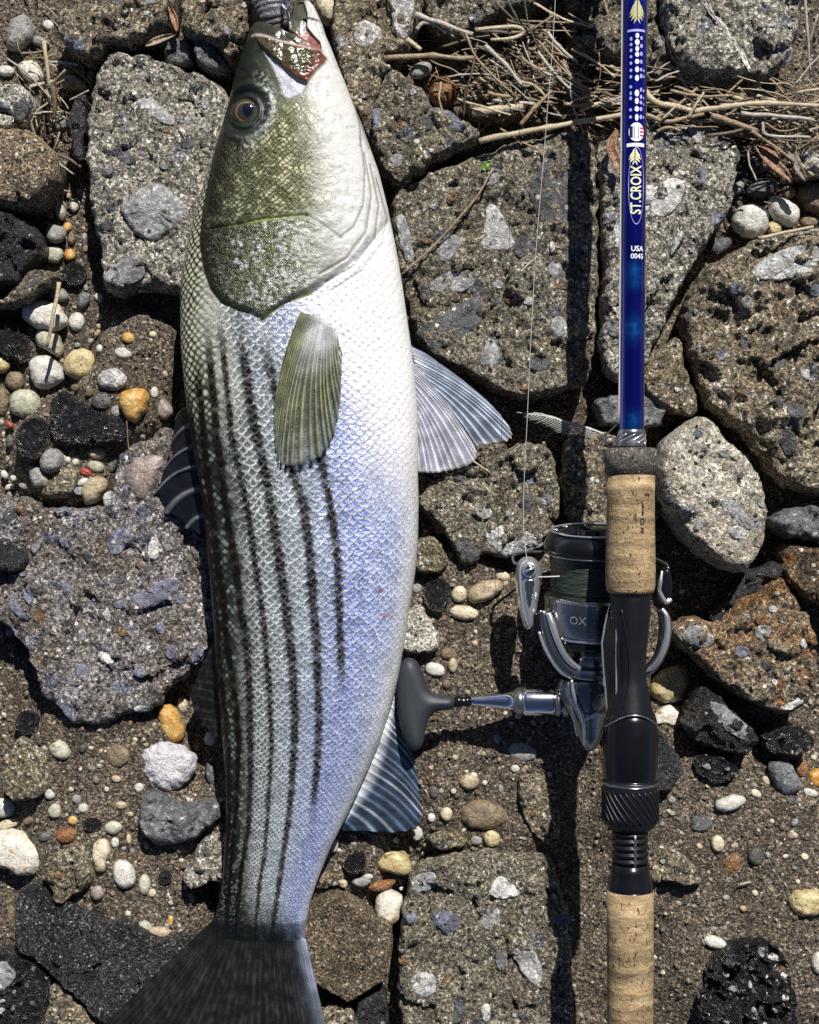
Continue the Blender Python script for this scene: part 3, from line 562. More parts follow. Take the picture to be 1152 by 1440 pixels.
rock('rusty orange-brown conglomerate beside the reel seat', 'rust', [(944,892),(975,866),(1015,884),(1040,851),(1075,831),(1098,808),(1111,815),(1121,850),(1146,870),(1147,960),(1137,995),(1110,1006),(1080,999),(1045,986),(1010,961),(985,931),(960,908)], 46, 15, 1.2,
     clasts=[([(955,890),(975,876),(1000,888),(1008,905),(985,912),(965,905)], 'c_grey', 5), ((1072,890,14,12,20), 'c_grey', 4), ((1040,915,12,8,0), 'c_blue', 3), ([(1085,985),(1100,990),(1118,985),(1126,974),(1132,985),(1115,998),(1090,997)], 'c_white', 4), ((1125,950,14,12,0), 'c_rust', 3), ((1070,872,10,8,0), 'c_rust', 3), ((1085,856,6,5,0), 'c_white', 3)])
rock('black shard wedged between the pale oval boulder and the rusty conglomerate', 'darkslate', [(996,866),(1020,846),(1042,822),(1062,800),(1092,790),(1108,798),(1096,815),(1060,840),(1030,862),(1012,885)], 12, 10, 1.2)
rock('dark angular slab with a grey top below the rusty conglomerate', 'darkslate', [(966,1012),(975,985),(990,960),(1012,976),(1037,1002),(1069,1036),(1060,1056),(1045,1066),(1000,1052),(970,1040)], 34, 12, 1.2, clasts=[([(992,985),(1010,985),(1040,1010),(1058,1034),(1040,1040),(1010,1020)], 'c_grey', 5)])
rock('black slag lump with white specks at the foot of the rusty conglomerate', 'slagstone', [(1070,1040),(1085,1026),(1115,1020),(1146,1030),(1148,1056),(1120,1066),(1085,1060)], 20, 12, 1.0)
rock('black slag lump with white specks below the dark angular slab', 'slagstone', [(974,1076),(985,1062),(1010,1061),(1030,1070),(1041,1090),(1022,1104),(990,1101)], 18, 12, 1.0)
rock('smooth dark grey stone half under the rod handle', 'darkslate', [(915,1030),(928,1025),(946,1046),(961,1071),(956,1100),(932,1116),(915,1112)], 22, 16, 0.4)
rock('brown flaky rock beside the rear cork grip', 'brown', [(908,1205),(925,1190),(960,1200),(992,1236),(986,1251),(945,1241),(912,1234)], 22, 10, 1.1)
rock('big black slag boulder full of pale stones near the rear cork grip', 'slagstone', [(988,1402),(1000,1362),(1020,1332),(1045,1326),(1080,1326),(1105,1346),(1120,1390),(1126,1430),(1116,1500),(1000,1500),(984,1430)], 30, 18, 3.0,
     clasts=[([(1065,1335),(1078,1333),(1078,1345),(1072,1352)], 'c_grey', 4), ((1090,1362,6,5,0), 'c_white', 4), ((1108,1379,5,5,0), 'c_white', 3), ((1028,1350,9,12,20), 'c_dark', 4), ([(1053,1420),(1060,1412),(1066,1430),(1056,1434)], 'c_grey', 4), ((1106,1405,5,5,0), 'c_white', 3), ((1035,1392,11,4,0), 'c_grey', 3)])
rock('brown gravelly rock under the pelvic fins with a whitish quartz corner', 'olive', [(586,705),(598,682),(640,662),(680,652),(705,634),(735,622),(770,626),(786,660),(787,720),(779,750),(756,762),(727,780),(702,786),(680,778),(662,795),(648,796),(640,771),(620,746),(602,722)], 24, 10, 1.1, tilt=(0, 0),
     cracks=[([(695,700),(710,725),(718,738)], 3, 6), ([(640,660),(700,690),(760,730)], 2, 3)],
     clasts=[([(680,757),(690,742),(720,739),(762,755),(766,766),(742,778),(712,786),(695,771)], 'quartz', 5), ([(735,666),(748,663),(753,680),(742,684)], 'c_blue', 4), ([(620,734),(640,744),(660,760),(682,783),(656,795),(640,776)], 'c_dark', 4), ((768,703,9,8,0), 'c_blue', 3), ((645,672,9,5,-15), 'c_dark', 3), ((615,740,6,14,-35), 'c_rust', 3), ((680,720,12,10,20), 'c_pale', 3)])
rock('grey stone peeking out behind the rod blank above the winding ring', 'slate', [(838,562),(870,554),(935,549),(946,575),(922,602),(850,601),(840,585)], 14, 9, 0.6)
rock('small brown stone between the rod blank and the huge coarse boulder', 'brown', [(902,522),(930,490),(958,470),(968,520),(985,568),(976,592),(950,577),(905,560)], 20, 10, 1.0)
rock('narrow brown stone in the gap below the winding ring', 'brown', [(795,615),(830,605),(870,612),(925,640),(930,700),(925,740),(840,745),(795,735),(790,660)], 14, 10, 1.0)
rock('brown stone chip beside the belly of the fish above the black slag pebble', 'brown', [(572,770),(608,750),(626,770),(636,796),(610,811),(580,802)], 18, 8, 1.0)
rock('white speckled wedge stone beside the reel knob', 'whitespeck', [(560,900),(576,862),(590,849),(611,880),(623,910),(601,921),(565,918)], 16, 9, 0.7)
rock('mottled dark grey rock beside the rod shadow below the reel', 'brown', [(725,1106),(735,1085),(770,1100),(791,1130),(787,1190),(771,1196),(746,1166),(735,1131)], 12, 10, 1.0)
rock('small brown rock sunk in dirt below the anal fin', 'brown', [(602,1186),(615,1170),(650,1175),(656,1190),(636,1198),(610,1199)], 14, 8, 0.9)
rock('large brown boulder with grey clasts below the anal fin', 'olive', [(575,1242),(590,1216),(620,1201),(660,1206),(690,1196),(716,1206),(750,1205),(780,1211),(787,1260),(801,1292),(806,1440),(806,1520),(590,1520),(562,1440),(561,1350),(566,1290)], 16, 10, 1.0, tilt=(0, 0),
     cracks=[([(640,1220),(680,1270),(690,1340)], 2, 3), ([(590,1400),(640,1390),(700,1400)], 2, 3)],
     clasts=[([(685,1256),(692,1240),(701,1228),(716,1235),(736,1255),(706,1263)], 'c_white', 4), ([(600,1281),(640,1280),(648,1300),(633,1318),(620,1310)], 'c_blue', 5), ([(717,1341),(737,1310),(751,1326),(766,1378),(748,1386),(735,1366)], 'c_pale', 5), ([(697,1341),(705,1332),(716,1350),(711,1369),(698,1363)], 'c_grey', 4),
             ([(563,1386),(590,1365),(616,1370),(611,1400),(590,1401)], 'c_pale', 5), ([(634,1441),(642,1394),(656,1400),(651,1441)], 'c_dark', 5), ([(674,1412),(690,1410),(690,1436),(680,1440)], 'c_white', 4), ([(785,1280),(800,1285),(802,1300),(778,1292)], 'c_blue', 4), ((690,1290,14,18,10), 'c_grey', 3), ((568,1351,8,7,0), 'c_rust', 3), ((598,1240,20,14,-20), 'c_grey', 3), ((578,1287,8,9,0), 'c_blue', 3)])
rock('smooth brown sandstone block beside the tail stem', 'sandblock', [(415,1300),(448,1266),(470,1250),(500,1270),(520,1290),(545,1299),(553,1310),(549,1350),(546,1380),(525,1390),(500,1408),(485,1413),(465,1396),(440,1387),(412,1380),(410,1330)], 22, 7, 0.5, jit=2)
rock('brown chip between the belly edge and the black lump below the anal fin', 'brown', [(436,1252),(460,1220),(481,1214),(486,1240),(470,1250)], 12, 8, 0.9)
rock('low grey-brown stone beside the dark red pebble under the tail lobe', 'brown', [(443,1432),(470,1415),(500,1425),(512,1500),(440,1500)], 8, 9, 0.9)
rock('dark stone in the crevice beside the smooth sandstone block', 'darkslate', [(496,1417),(520,1402),(541,1396),(546,1430),(532,1500),(508,1500)], 2, 9, 1.2)
rock('pale rock fragment among dry leaves and straw', 'whitespeck', [(1125,242),(1140,216),(1220,200),(1220,242),(1140,242)], 18, 9, 1.0, clasts=[([(1128,220),(1140,206),(1146,216),(1138,228)], 'c_blue', 4)])
rock('pale brown slab below the white round pebbles', 'grey', [(1054,340),(1075,332),(1150,318),(1220,312),(1220,330),(1110,335),(1062,348)], 28, 7, 0.8)

# ------------------------------------------------------------------ single pebbles and small stones
def pb(mat, poly, label, **k): return pebble(label, mat, poly, **k)
pb('p_grey', [(8,50),(10,35),(20,22),(32,18),(42,25),(47,45),(42,58),(25,70),(8,70)], 'smooth grey egg-shaped stone above an orange-hearted pebble', lift=14)
pb('p_grey', [(45,46),(68,55),(70,66),(42,63)], 'grey sliver beside the egg-shaped grey stone', lift=6)
pb('p_whiteorange', [(22,92),(35,82),(50,85),(60,100),(62,118),(45,118),(30,108)], 'translucent pebble with an orange heart among twigs', lift=8)
pb('p_tan', [(80,110),(90,103),(110,107),(127,122),(120,126),(95,128),(80,122)], 'tawny rough stone between the twigs and the tall boulder', lift=6)
pb('p_grey', (128,108,7,11,10), 'small grey oval pebble touching the tall boulder', lift=8)
pb('p_white', (68,35,9,8,20), 'white speckled pebble in the dark gap beside the egg-shaped stone')
pb('p_white', (8,99,13,8,0), 'whitish chip above the black-grey speckled stone', lift=4)
pb('p_mauve', (88,138,8,8,0), 'pinkish chip below the tawny rough stone')
pb('p_grey', [(72,166),(80,161),(96,162),(97,178),(86,185),(75,180)], 'pale grey squared pebble beside the layered slate', lift=4)
pb('p_grey', (77,328,16,13,5), 'pale grey glossy oval pebble lying on a heap of small pebbles', lift=14)
pb('p_green', (75,357,14,13,0), 'greenish pebble directly under the pale grey glossy oval pebble', lift=8)
pb('p_tan', (54,364,11,12,0), 'dull tan pebble beside the glossy black-grey rock', lift=6)
pb('p_orange', (98,358,8,9,0), 'bright orange pebble above the black knobbly lump', lift=6)
pb('p_orange', (95,319,6,7,0), 'dull orange bead beside the pale grey glossy oval pebble', lift=6)
pb('p_green', (84,291,9,19,-10), 'long greenish pebble standing upright in the heap', lift=8)
pb('p_mauve', (71,281,5,10,0), 'pink sliver beside the long greenish pebble', lift=8)
pb('p_white', (105,288,7,11,10), 'white bead in the shade of the tall boulder', lift=6)
pb('p_brown', (69,298,7,11,-15), 'brown bean pebble below the pink sliver', lift=6)
pb('p_brown', (100,335,6,9,0), 'brown chip between the two orange pebbles', lift=4)
pb('p_brown', (57,342,5,12,15), 'reddish brown sliver against the glossy black-grey rock', lift=4)
pb('slag', (103,386,19,18,0), 'black knobbly slag lump above the white and tan pebble', lift=6, name='rock', noise=0.25)
pb('p_whiteorange', [(25,440),(35,425),(55,420),(80,425),(95,445),(92,460),(75,465),(45,462)], 'large white and tan pebble crossed by a tan stem', lift=14)
pb('p_grey', [(65,400),(78,397),(97,412),(96,422),(80,426),(66,420)], 'bluish grey pebble behind the white and tan pebble', lift=4)
pb('slate', (117,422,9,13,30), 'small grey chip beside the bluish grey pebble', lift=4, name='rock')
pb('p_white', (107,452,12,14,0), 'frosted white pebble right of the white and tan pebble', lift=4)
pb('p_green', [(48,470),(55,460),(75,460),(90,485),(85,505),(70,495),(50,485)], 'translucent grey-green pebble under the tan stem', lift=10)
pb('p_white', [(37,515),(45,500),(60,497),(80,505),(90,525),(88,538),(60,550),(45,540)], 'snow white rounded stone left of the yellow speckled pebble', lift=8)
pb('p_yellow', (113,512,26,23,0), 'yellow speckled round pebble beside the snow white stone', lift=6)
pb('p_green', (34,567,23,21,0), 'pale yellow-green flat round pebble', lift=6)
pb('p_yellow', (-2,512,16,14,0), 'yellow glossy pebble between the black porous chunk and the brown nugget', lift=8)
pb('p_brown', (20,535,14,14,0), 'rough brown nugget above the yellow-green round pebble', lift=4)
pb('p_brown', (3,565,9,22,0), 'upright brown stone beside the yellow-green pebble', lift=2)
pb('slag', [(-30,440),(18,442),(36,468),(45,495),(35,515),(14,508),(-30,498)], 'black porous chunk beside the snow white stone', name='rock', h=26, noise=0.2, lift=8)
pb('slag', [(70,560),(90,545),(105,560),(125,572),(175,588),(179,618),(150,629),(110,634),(75,626),(67,600)], 'big glossy black slag chunk under the orange pebble', name='rock', h=34, noise=0.16, pw=2.9, lift=4)
pb('slag', [(21,610),(30,590),(55,584),(69,600),(68,630),(55,651),(35,653),(22,636)], 'rounded black slag lump next to the big glossy black chunk', name='rock', h=24, noise=0.18, pw=2.6, lift=4)
pb('p_red', (13,597,8,5,35), 'bright red fragment beside the rounded black slag lump', lift=10)
pb('quartz', [(135,530),(145,518),(165,517),(180,530),(175,545),(155,550),(138,545)], 'rough light grey stone above the dark round pebble', name='rock')
pb('p_dark', (143,565,15,14,0), 'dark round pebble between the grey stone and the slag chunk')
pb('p_orange', [(165,560),(170,550),(195,543),(208,550),(208,570),(195,592),(182,595),(170,580)], 'vivid orange-yellow pebble beside the first dorsal fin', h=20, lift=4)
pb('p_white', (217,552,6,9,0), 'tiny white pebble touching the vivid orange-yellow pebble')
pb('p_grey', (163,578,8,9,0), 'tiny pale pebble between the slag chunk and the vivid orange pebble')
pb('p_mauve', [(217,566),(223,555),(238,565),(246,580),(232,592),(218,586)], 'brownish pink pebble against the back of the fish')
pb('p_orange', (180,475,10,8,20), 'little amber pebble alone in the dirt behind the fish head')
pb('p_white', (174,495,14,9,0), 'flat white stone sunk in the dirt behind the fish head', h=4)
pb('p_white', (140,490,5,6,0), 'white grit beside the flat sunken white stone')
pb('p_grey', [(55,640),(65,630),(85,630),(90,645),(85,660),(68,668),(55,660)], 'grey angular stone below the rounded black slag lump', name='rock', pw=3.4, h=18)
pb('p_grey', [(38,656),(50,652),(70,672),(68,685),(50,688),(42,676)], 'smooth pale grey pebble under the grey angular stone')
pb('p_tan', [(112,690),(118,675),(135,668),(150,672),(150,690),(135,708),(118,712)], 'smooth tan egg pebble on the edge of the mauve slab', h=22, lift=6)
pb('brown', [(52,690),(75,680),(85,660),(105,650),(112,665),(108,690),(95,700),(65,702)], 'gritty brown lump beside the tan egg pebble', name='rock', h=22)
pb('p_tan', (135,637,14,9,10), 'flat tan pebble below the big glossy slag chunk')
pb('p_green', (134,656,13,8,15), 'green-grey chip above the tan egg pebble')
pb('p_red', (120,664,10,6,20), 'dull red fragment above the tan egg pebble')
pb('p_white', (116,678,9,5,-30), 'white sliver against the tan egg pebble', lift=4)
pb('p_dark', (157,652,8,15,15), 'black sliver above the mauve glossy stone')
for x, y in ((95, 647), (106, 650)): pb('p_white', (x, y, 5, 5, 0), 'tiny white pebble below the big glossy slag chunk', group='tiny white pebbles below the slag chunk')
pb('p_mauve', [(172,665),(180,648),(210,635),(236,635),(232,660),(217,690),(206,711),(190,706),(178,690)], 'glossy mauve stone partly under the first dorsal fin', h=24, z0=17)
pb('p_white', (2,814,20,10,5), 'whitish stone below the dark lumpy rock', lift=14)
pb('p_grey', (15,889,8,8,0), 'round grey bead at the edge of the mauve slab')
pb('slag', (20,910,17,16,0), 'small black angular stone below the round grey bead', name='rock', lift=6, noise=0.2)
pb('p_orange', [(219,1000),(225,990),(240,990),(250,1000),(260,1025),(258,1040),(245,1046),(230,1040)], 'amber oblong pebble just above the lilac pebble', h=19, lift=6)
pb('p_cream', [(248,985),(256,975),(265,985),(263,1003),(252,1003)], 'small cream pebble beside the second dorsal fin', lift=3)
pb('p_lilac', [(197,1080),(200,1055),(215,1045),(235,1042),(262,1052),(278,1065),(275,1085),(262,1105),(235,1115),(210,1108)], 'large lilac-white lumpy pebble above the angular slate rock', h=24, noise=0.16, lift=2)
pb('p_white', (297,1039,11,11,20), 'pale pebble against the back of the fish below the second dorsal fin')
pb('p_dark', (268,1031,8,7,0), 'black chip between the amber pebble and the fish')
pb('slate', (297,1087,9,17,-10), 'grey chip against the fish beside the lilac pebble', name='rock')
pb('p_rust', (279,1050,9,8,0), 'rusty bead beside the lilac pebble')
pb('p_green', [(65,1053),(75,1040),(90,1042),(102,1057),(95,1070),(78,1068)], 'greenish brown pebble with a dark rim in the dirt')
pb('slag', (39,1018,20,19,0), 'black tar lump alone near the flat brown rock', name='rock', h=16, noise=0.2)
pb('p_brown', (165,1063,17,17,0), 'brown shell-like stone sunk in the dirt', h=7)
pb('p_whiteorange', [(-20,1180),(5,1165),(25,1168),(45,1180),(62,1200),(56,1226),(35,1236),(10,1226),(-20,1212)], 'large white pebble with a brown smudge below a long narrow pebble', h=24, lift=4)
pb('p_white', [(-20,1125),(5,1122),(22,1135),(20,1148),(0,1152),(-20,1150)], 'white lump above a long narrow white pebble', lift=2)
pb('p_cream', (10,1160,19,7,-20), 'long narrow white pebble above the large brown-smudged white pebble', lift=4)
pb('p_cream', [(128,1190),(140,1178),(152,1182),(156,1200),(148,1215),(148,1228),(135,1230),(130,1212)], 'bone-like ivory stone with dark pits', h=12, noise=0.2)
pb('p_white', [(155,1232),(160,1212),(172,1208),(185,1215),(192,1240),(180,1253),(165,1248)], 'oval chalk white pebble beside the bone-like stone')
TINY = [('p_white',70,1117,8,8,'round white bead above the greenish-white bead'),('p_green',77,1141,10,11,'greenish-white bead between the flat brown rock and the ivory stone'),('p_rust',92,1175,16,12,'glossy rust-brown pebble near the large white pebble'),('p_orange',103,1154,8,7,'small orange bead above the glossy rust-brown pebble'),
        ('p_white',117,1137,8,7,'white nugget above the black bead'),('slag',130,1160,14,12,'black bead beside the yellow-green pebble'),('p_green',159,1164,14,10,'yellow-green flat pebble next to the black bead'),('p_white',162,1185,6,8,'white tooth-shaped chip beside the ivory stone'),
        ('p_cream',181,1180,4,8,'thin cream chip near the angular slate rock'),('p_cream',103,1202,6,5,'cream grit above the grey-brown angular rock'),('p_mauve',137,1256,10,11,'pinkish triangular pebble below the ivory stone'),('p_green',203,1245,9,15,'pale green tear-shaped pebble beside the chalk white pebble'),
        ('slag',232,1235,10,11,'small black bead in the dirt near the banded rock'),('p_cream',214,1256,6,6,'cream crumb below the tear-shaped pebble'),('p_green',203,1304,11,9,'pale round pebble above the asphalt chunk'),('p_tan',223,1312,17,9,'flat tan stone on the rim of the asphalt chunk'),
        ('p_orange',240,1295,4,8,'orange brick crumb above the asphalt chunk'),('p_brown',110,1268,9,8,'brown bead on the rim of the asphalt chunk'),('p_brown',126,1278,5,13,'thin brown chip on the rim of the asphalt chunk'),('p_brown',16,1286,6,14,'brown chip above the dark grey-crowned stone'),('p_white',6,1336,8,7,'white bead above the dark grey-crowned stone'),
        ('p_dark',63,1177,9,7,'dark crumb beside the glossy rust-brown pebble'),('p_tan',170,1133,9,6,'sunken pinkish tan grain above the angular slate rock'),('p_cream',205,1418,18,5,'white splinter under the tail lobe')]
for m_, x, y, rx, ry, lb in TINY: pb(m_, (x, y, rx, ry, 0), lb)
# middle strip
pb('p_cream', [(440,5),(445,-25),(478,-25),(479,15),(466,38),(452,32)], 'cream pebble with orange cracks touching the lower jaw', lift=34, h=22)
pb('p_rust', (623,127,21,22,0), 'round rust-brown pebble with a cracked face beside the straw', lift=24, h=22, noise=0.16)
pb('p_grey', (592,98,17,11,-25), 'flat grey-green pebble above the rust-brown pebble', lift=34)
pb('p_tan', [(665,40),(680,25),(705,30),(716,40),(692,52),(668,50)], 'tawny stone poking out of the straw tangle', lift=20)
pb('p_green', (708,27,7,9,0), 'small greenish pebble beside the tawny stone in the straw', lift=20)
pb('p_grey', (618,252,17,7,-40), 'pale chip in the black crevice above the wide boulder', lift=14)
pb('slag', (632,215,24,12,-30), 'black glossy stone in the crevice above the wide boulder', name='rock', lift=16)
pb('slag', [(592,845),(600,815),(622,812),(637,825),(628,855),(615,871),(600,860)], 'black slag pebble beside the belly of the fish', name='rock', h=18, noise=0.16, pw=2.8)
pb('p_cream', (646,835,12,12,0), 'cream pebble next to the black slag pebble')
pb('p_cream', (653,862,21,11,8), 'pale flat oval pebble below the black slag pebble')
pb('p_grey', (586,825,9,11,0), 'small grey pebble between the belly and the black slag pebble')
pb('p_tan', [(655,840),(665,822),(700,812),(711,825),(690,845),(665,850)], 'beige smooth stone in the dirt beside the bail')
pb('p_cream', (706,809,13,8,30), 'small cream pebble touching the quartz-cornered rock')
pb('p_white', (612,942,15,10,10), 'white pebble just above the reel knob')
pb('p_brown', (632,920,14,9,10), 'dull brown pebble beside the white speckled wedge stone')
pb('p_tan', (637,936,7,11,0), 'tan bead above the knob stem')
pb('p_grey', (735,1058,22,13,10), 'half-buried grey stone below the handle arm', h=7)
pb('p_white', (725,1081,7,6,0), 'white cube-like bead below the half-buried grey stone')
pb('p_tan', (660,1100,14,12,0), 'tan crumbly pebble in the dirt right of the anal fin')
for x, y, r in ((666,1092,6),(682,1101,4),(638,1113,4)): pb('p_white', (x, y, r, r, 0), 'tiny white bead in the dirt right of the anal fin', group='tiny white beads right of the anal fin', lift=2)
pb('p_dark', (611,1115,7,10,0), 'black chip beside the anal fin edge')
pb('p_brown', (680,1147,35,22,5), 'big smooth olive-brown pebble half-sunk in the dirt', h=14)
pb('p_yellow', (692,1180,12,12,0), 'pale yellow nugget below the olive-brown pebble')
pb('p_grey', (670,1182,9,7,0), 'grey crumb beside the pale yellow nugget')
pb('p_cream', (628,1145,9,10,0), 'cream bead right of the anal fin tip')
pb('p_white', (607,1150,6,7,0), 'white bead close to the anal fin tip')
pb('p_white', (588,1172,8,12,10), 'white pebble under the tip of the anal fin')
pb('p_yellow', [(528,1215),(535,1200),(555,1195),(575,1202),(580,1225),(570,1235),(550,1228),(533,1225)], 'yellow speckled kidney-shaped pebble below the anal fin', h=18, lift=8)
pb('p_whiteorange', [(526,1285),(530,1258),(545,1250),(565,1258),(568,1275),(560,1298),(545,1305),(530,1295)], 'off-white square pebble with a grey lower end', h=20, lift=26)
pb('slag', [(480,1220),(490,1200),(510,1195),(518,1215),(510,1228),(490,1232)], 'black gritty lump beside the yellow kidney-shaped pebble', name='rock', noise=0.2, lift=6)
pb('p_rust', [(512,1247),(530,1240),(560,1236),(552,1250),(525,1257)], 'rusty orange flake above the off-white square pebble', lift=12)
pb('p_grey', [(488,1240),(512,1230),(528,1236),(510,1252)], 'grey flat chip below the black gritty lump', lift=10)
pb('p_white', (518,1233,7,4,0), 'white chip between the black lump and the yellow pebble', lift=14)
pb('p_cream', (483,1243,6,6,0), 'cream bead left of the grey flat chip', lift=14)
pb('p_white', (471,1190,5,10,15), 'pale bead in the shadow of the anal fin base', lift=6)
pb('p_rust', (450,1418,9,11,0), 'dark red pebble beside the tail fin', lift=24)
# right side
pb('p_white', (1058,309,27,25,0), 'big round white pebble above the huge coarse boulder', h=24, lift=22)
pb('p_white', [(1080,285),(1088,272),(1100,275),(1125,290),(1127,305),(1115,320),(1095,312),(1083,300)], 'speckled white oblong pebble beside the round white pebble', h=18, lift=20)
pb('p_yellow', (1090,320,11,11,0), 'amber-yellow pebble between the two white pebbles', lift=16)
pb('p_brown', (1110,270,10,10,0), 'brown crumb above the speckled white oblong pebble', lift=14)
pb('p_dark', (1073,264,24,14,-15), 'dark glossy pebble above the round white pebble', lift=12)
pb('p_dark', (1068,228,20,16,0), 'black pebble under the dry leaf', lift=6)
pb('p_grey', (1040,262,7,13,30), 'thin pale chip standing beside the tall grey boulder', lift=14)
pb('p_brown', [(1118,268),(1135,255),(1180,258),(1180,302),(1140,298),(1124,285)], 'dull brown stone next to the speckled white oblong pebble', lift=12, name='rock')
pb('p_brown', (1138,312,13,8,0), 'small brown stone just above the straw stem by the white pebbles', lift=12)
pb('slate', (1015,345,18,10,-30), 'grey chip in the crack below the tall grey boulder', name='rock', lift=10)
pb('p_dark', (1000,320,12,9,0), 'small dark stone below the clump at the tall grey boulder', lift=8)
pb('p_yellow', [(913,965),(925,945),(955,933),(970,940),(974,965),(966,985),(940,991),(920,986)], 'yellow-grey blocky pebble beside the reel seat', h=24, pw=3)
pb('p_whiteorange', [(913,1012),(935,990),(960,995),(968,1015),(950,1026),(930,1016),(916,1024)], 'white-bellied crescent stone under the yellow-grey blocky pebble')
pb('slate', [(1080,1075),(1100,1065),(1115,1075),(1131,1105),(1121,1118),(1100,1120),(1085,1100)], 'blue-black slate pebble with a tan patch', name='rock', h=16, lift=4)
pb('p_rust', (1127,1080,11,14,-20), 'brown pebble behind the blue-black slate pebble')
pb('p_orange', (1151,1095,15,14,0), 'glossy amber pebble beside the blue-black slate pebble', lift=2)
pb('p_white', (1140,1115,12,6,15), 'small white pebble under the glossy amber pebble')
pb('p_white', (1028,1130,23,11,-14), 'long porcelain white pebble alone in the dirt', h=13)
pb('p_cream', (1079,1098,8,6,40), 'cream chip left of the blue-black slate pebble')
pb('p_cream', (1063,1116,9,6,30), 'cream crumb near the long porcelain white pebble')
pb('slate', [(971,1150),(985,1143),(1003,1155),(996,1171),(971,1171)], 'small angular grey and black stone below the long white pebble', name='rock', h=12)
pb('p_cream', (1010,1187,10,12,0), 'round cream-white bead below the small angular stone')
pb('p_dark', (1064,1204,12,14,0), 'glossy dark grey bead in the dirt')
pb('p_rust', (1030,1214,13,17,35), 'orange-brown crumbly stone left of the glossy dark bead', noise=0.25)
pb('p_yellow', [(1108,1270),(1115,1255),(1140,1250),(1175,1255),(1175,1282),(1140,1291),(1118,1288)], 'olive-yellow lumpy pebble alone below the glossy dark grey bead', h=20, noise=0.14)
pb('p_white', (1006,1326,17,9,15), 'white oval pebble beside the big black slag boulder', lift=2)
pb('p_white', (1152,1355,11,16,0), 'pale pebble beside the big black slag boulder')
for x, y, r in ((984,1190,5),(1118,1175,5),(1132,1205,6),(1046,1278,5),(1062,1256,5),(1122,1240,4),(996,1105,5),(1086,1155,4)): pb('p_cream', (x, y, r, r * 0.85, 30), 'tiny pale bead strewn in the dirt right of the rod', group='tiny pale beads right of the rod')
for x, y, r in ((590,800,4),(700,895,5),(745,1040,4),(640,1065,5),(606,1080,4),(715,1215,4),(680,1060,4),(668,905,5)): pb('p_tan', (x, y, r, r * 0.85, 30), 'tiny tan bead strewn in the dirt below the reel', group='tiny tan beads below the reel')
for x, y, r in ((150,1110,4),(190,1040,4),(128,1052,4),(60,1090,5),(240,1270,4),(180,1285,5),(100,1110,4),(255,1210,4),(140,445,5),(215,470,6),(160,455,4)): pb('p_cream', (x, y, r, r * 0.85, 30), 'tiny cream grain strewn in the dirt behind the fish', group='tiny cream grains behind the fish')

rp = np.random.default_rng(55)
FILL = [((5, 140, 400, 700), 16, (4.5, 10), 'packed among the white and yellow pebbles behind the fish', 'small {} pebbles among the white pebbles'), ((5, 300, 1030, 1310), 22, (3.5, 8.5), 'in the dirt around the lilac and ivory stones', 'small {} pebbles around the lilac stone'),
        ((590, 770, 800, 1195), 20, (3, 7.5), 'in the dirt between the reel handle and the large brown boulder', 'small {} pebbles below the reel handle'), ((925, 1150, 1100, 1330), 22, (3, 7.5), 'in the dirt around the long porcelain white pebble', 'small {} pebbles around the porcelain pebble'),
        ((60, 125, 255, 400), 10, (4, 8), 'in the heap beside the glossy black-grey rock', 'small {} pebbles in the heap'), ((1030, 1150, 240, 335), 10, (5, 10), 'beside the big round white pebble', 'small {} pebbles beside the round white pebble'), ((440, 600, 1180, 1260), 12, (3.5, 7), 'below the anal fin near the yellow kidney-shaped pebble', 'small {} pebbles below the anal fin')]
KIN = [('grey', 'p_grey'), ('tan', 'p_tan'), ('brown', 'p_brown'), ('whitish', 'p_white'), ('black', 'p_dark'), ('brown', 'p_brown'), ('grey', 'p_grey')]
for (x0, x1, y0, y1), n_, (r0, r1), where, grp in FILL:
    got = 0
    for _ in range(600):
        if got >= n_: break
        x, y, rr_ = rp.uniform(x0, x1), rp.uniform(y0, y1), r0 + (r1 - r0) * rp.power(0.6)
        i0, j0 = int((x + 200) / 2), int((y + 180) / 2); w_ = int(rr_ / 2.6) + 1
        if OCC[j0 - w_:j0 + w_ + 1, i0 - w_:i0 + w_ + 1].any(): continue
        cn, mt = KIN[int(rp.integers(0, len(KIN)))]; got += 1
        pb(mt, (x, y, rr_, rr_ * rp.uniform(0.6, 0.95), rp.uniform(0, 180)), 'small %s pebble %s' % (cn, where), group=grp.format(cn), noise=0.12)
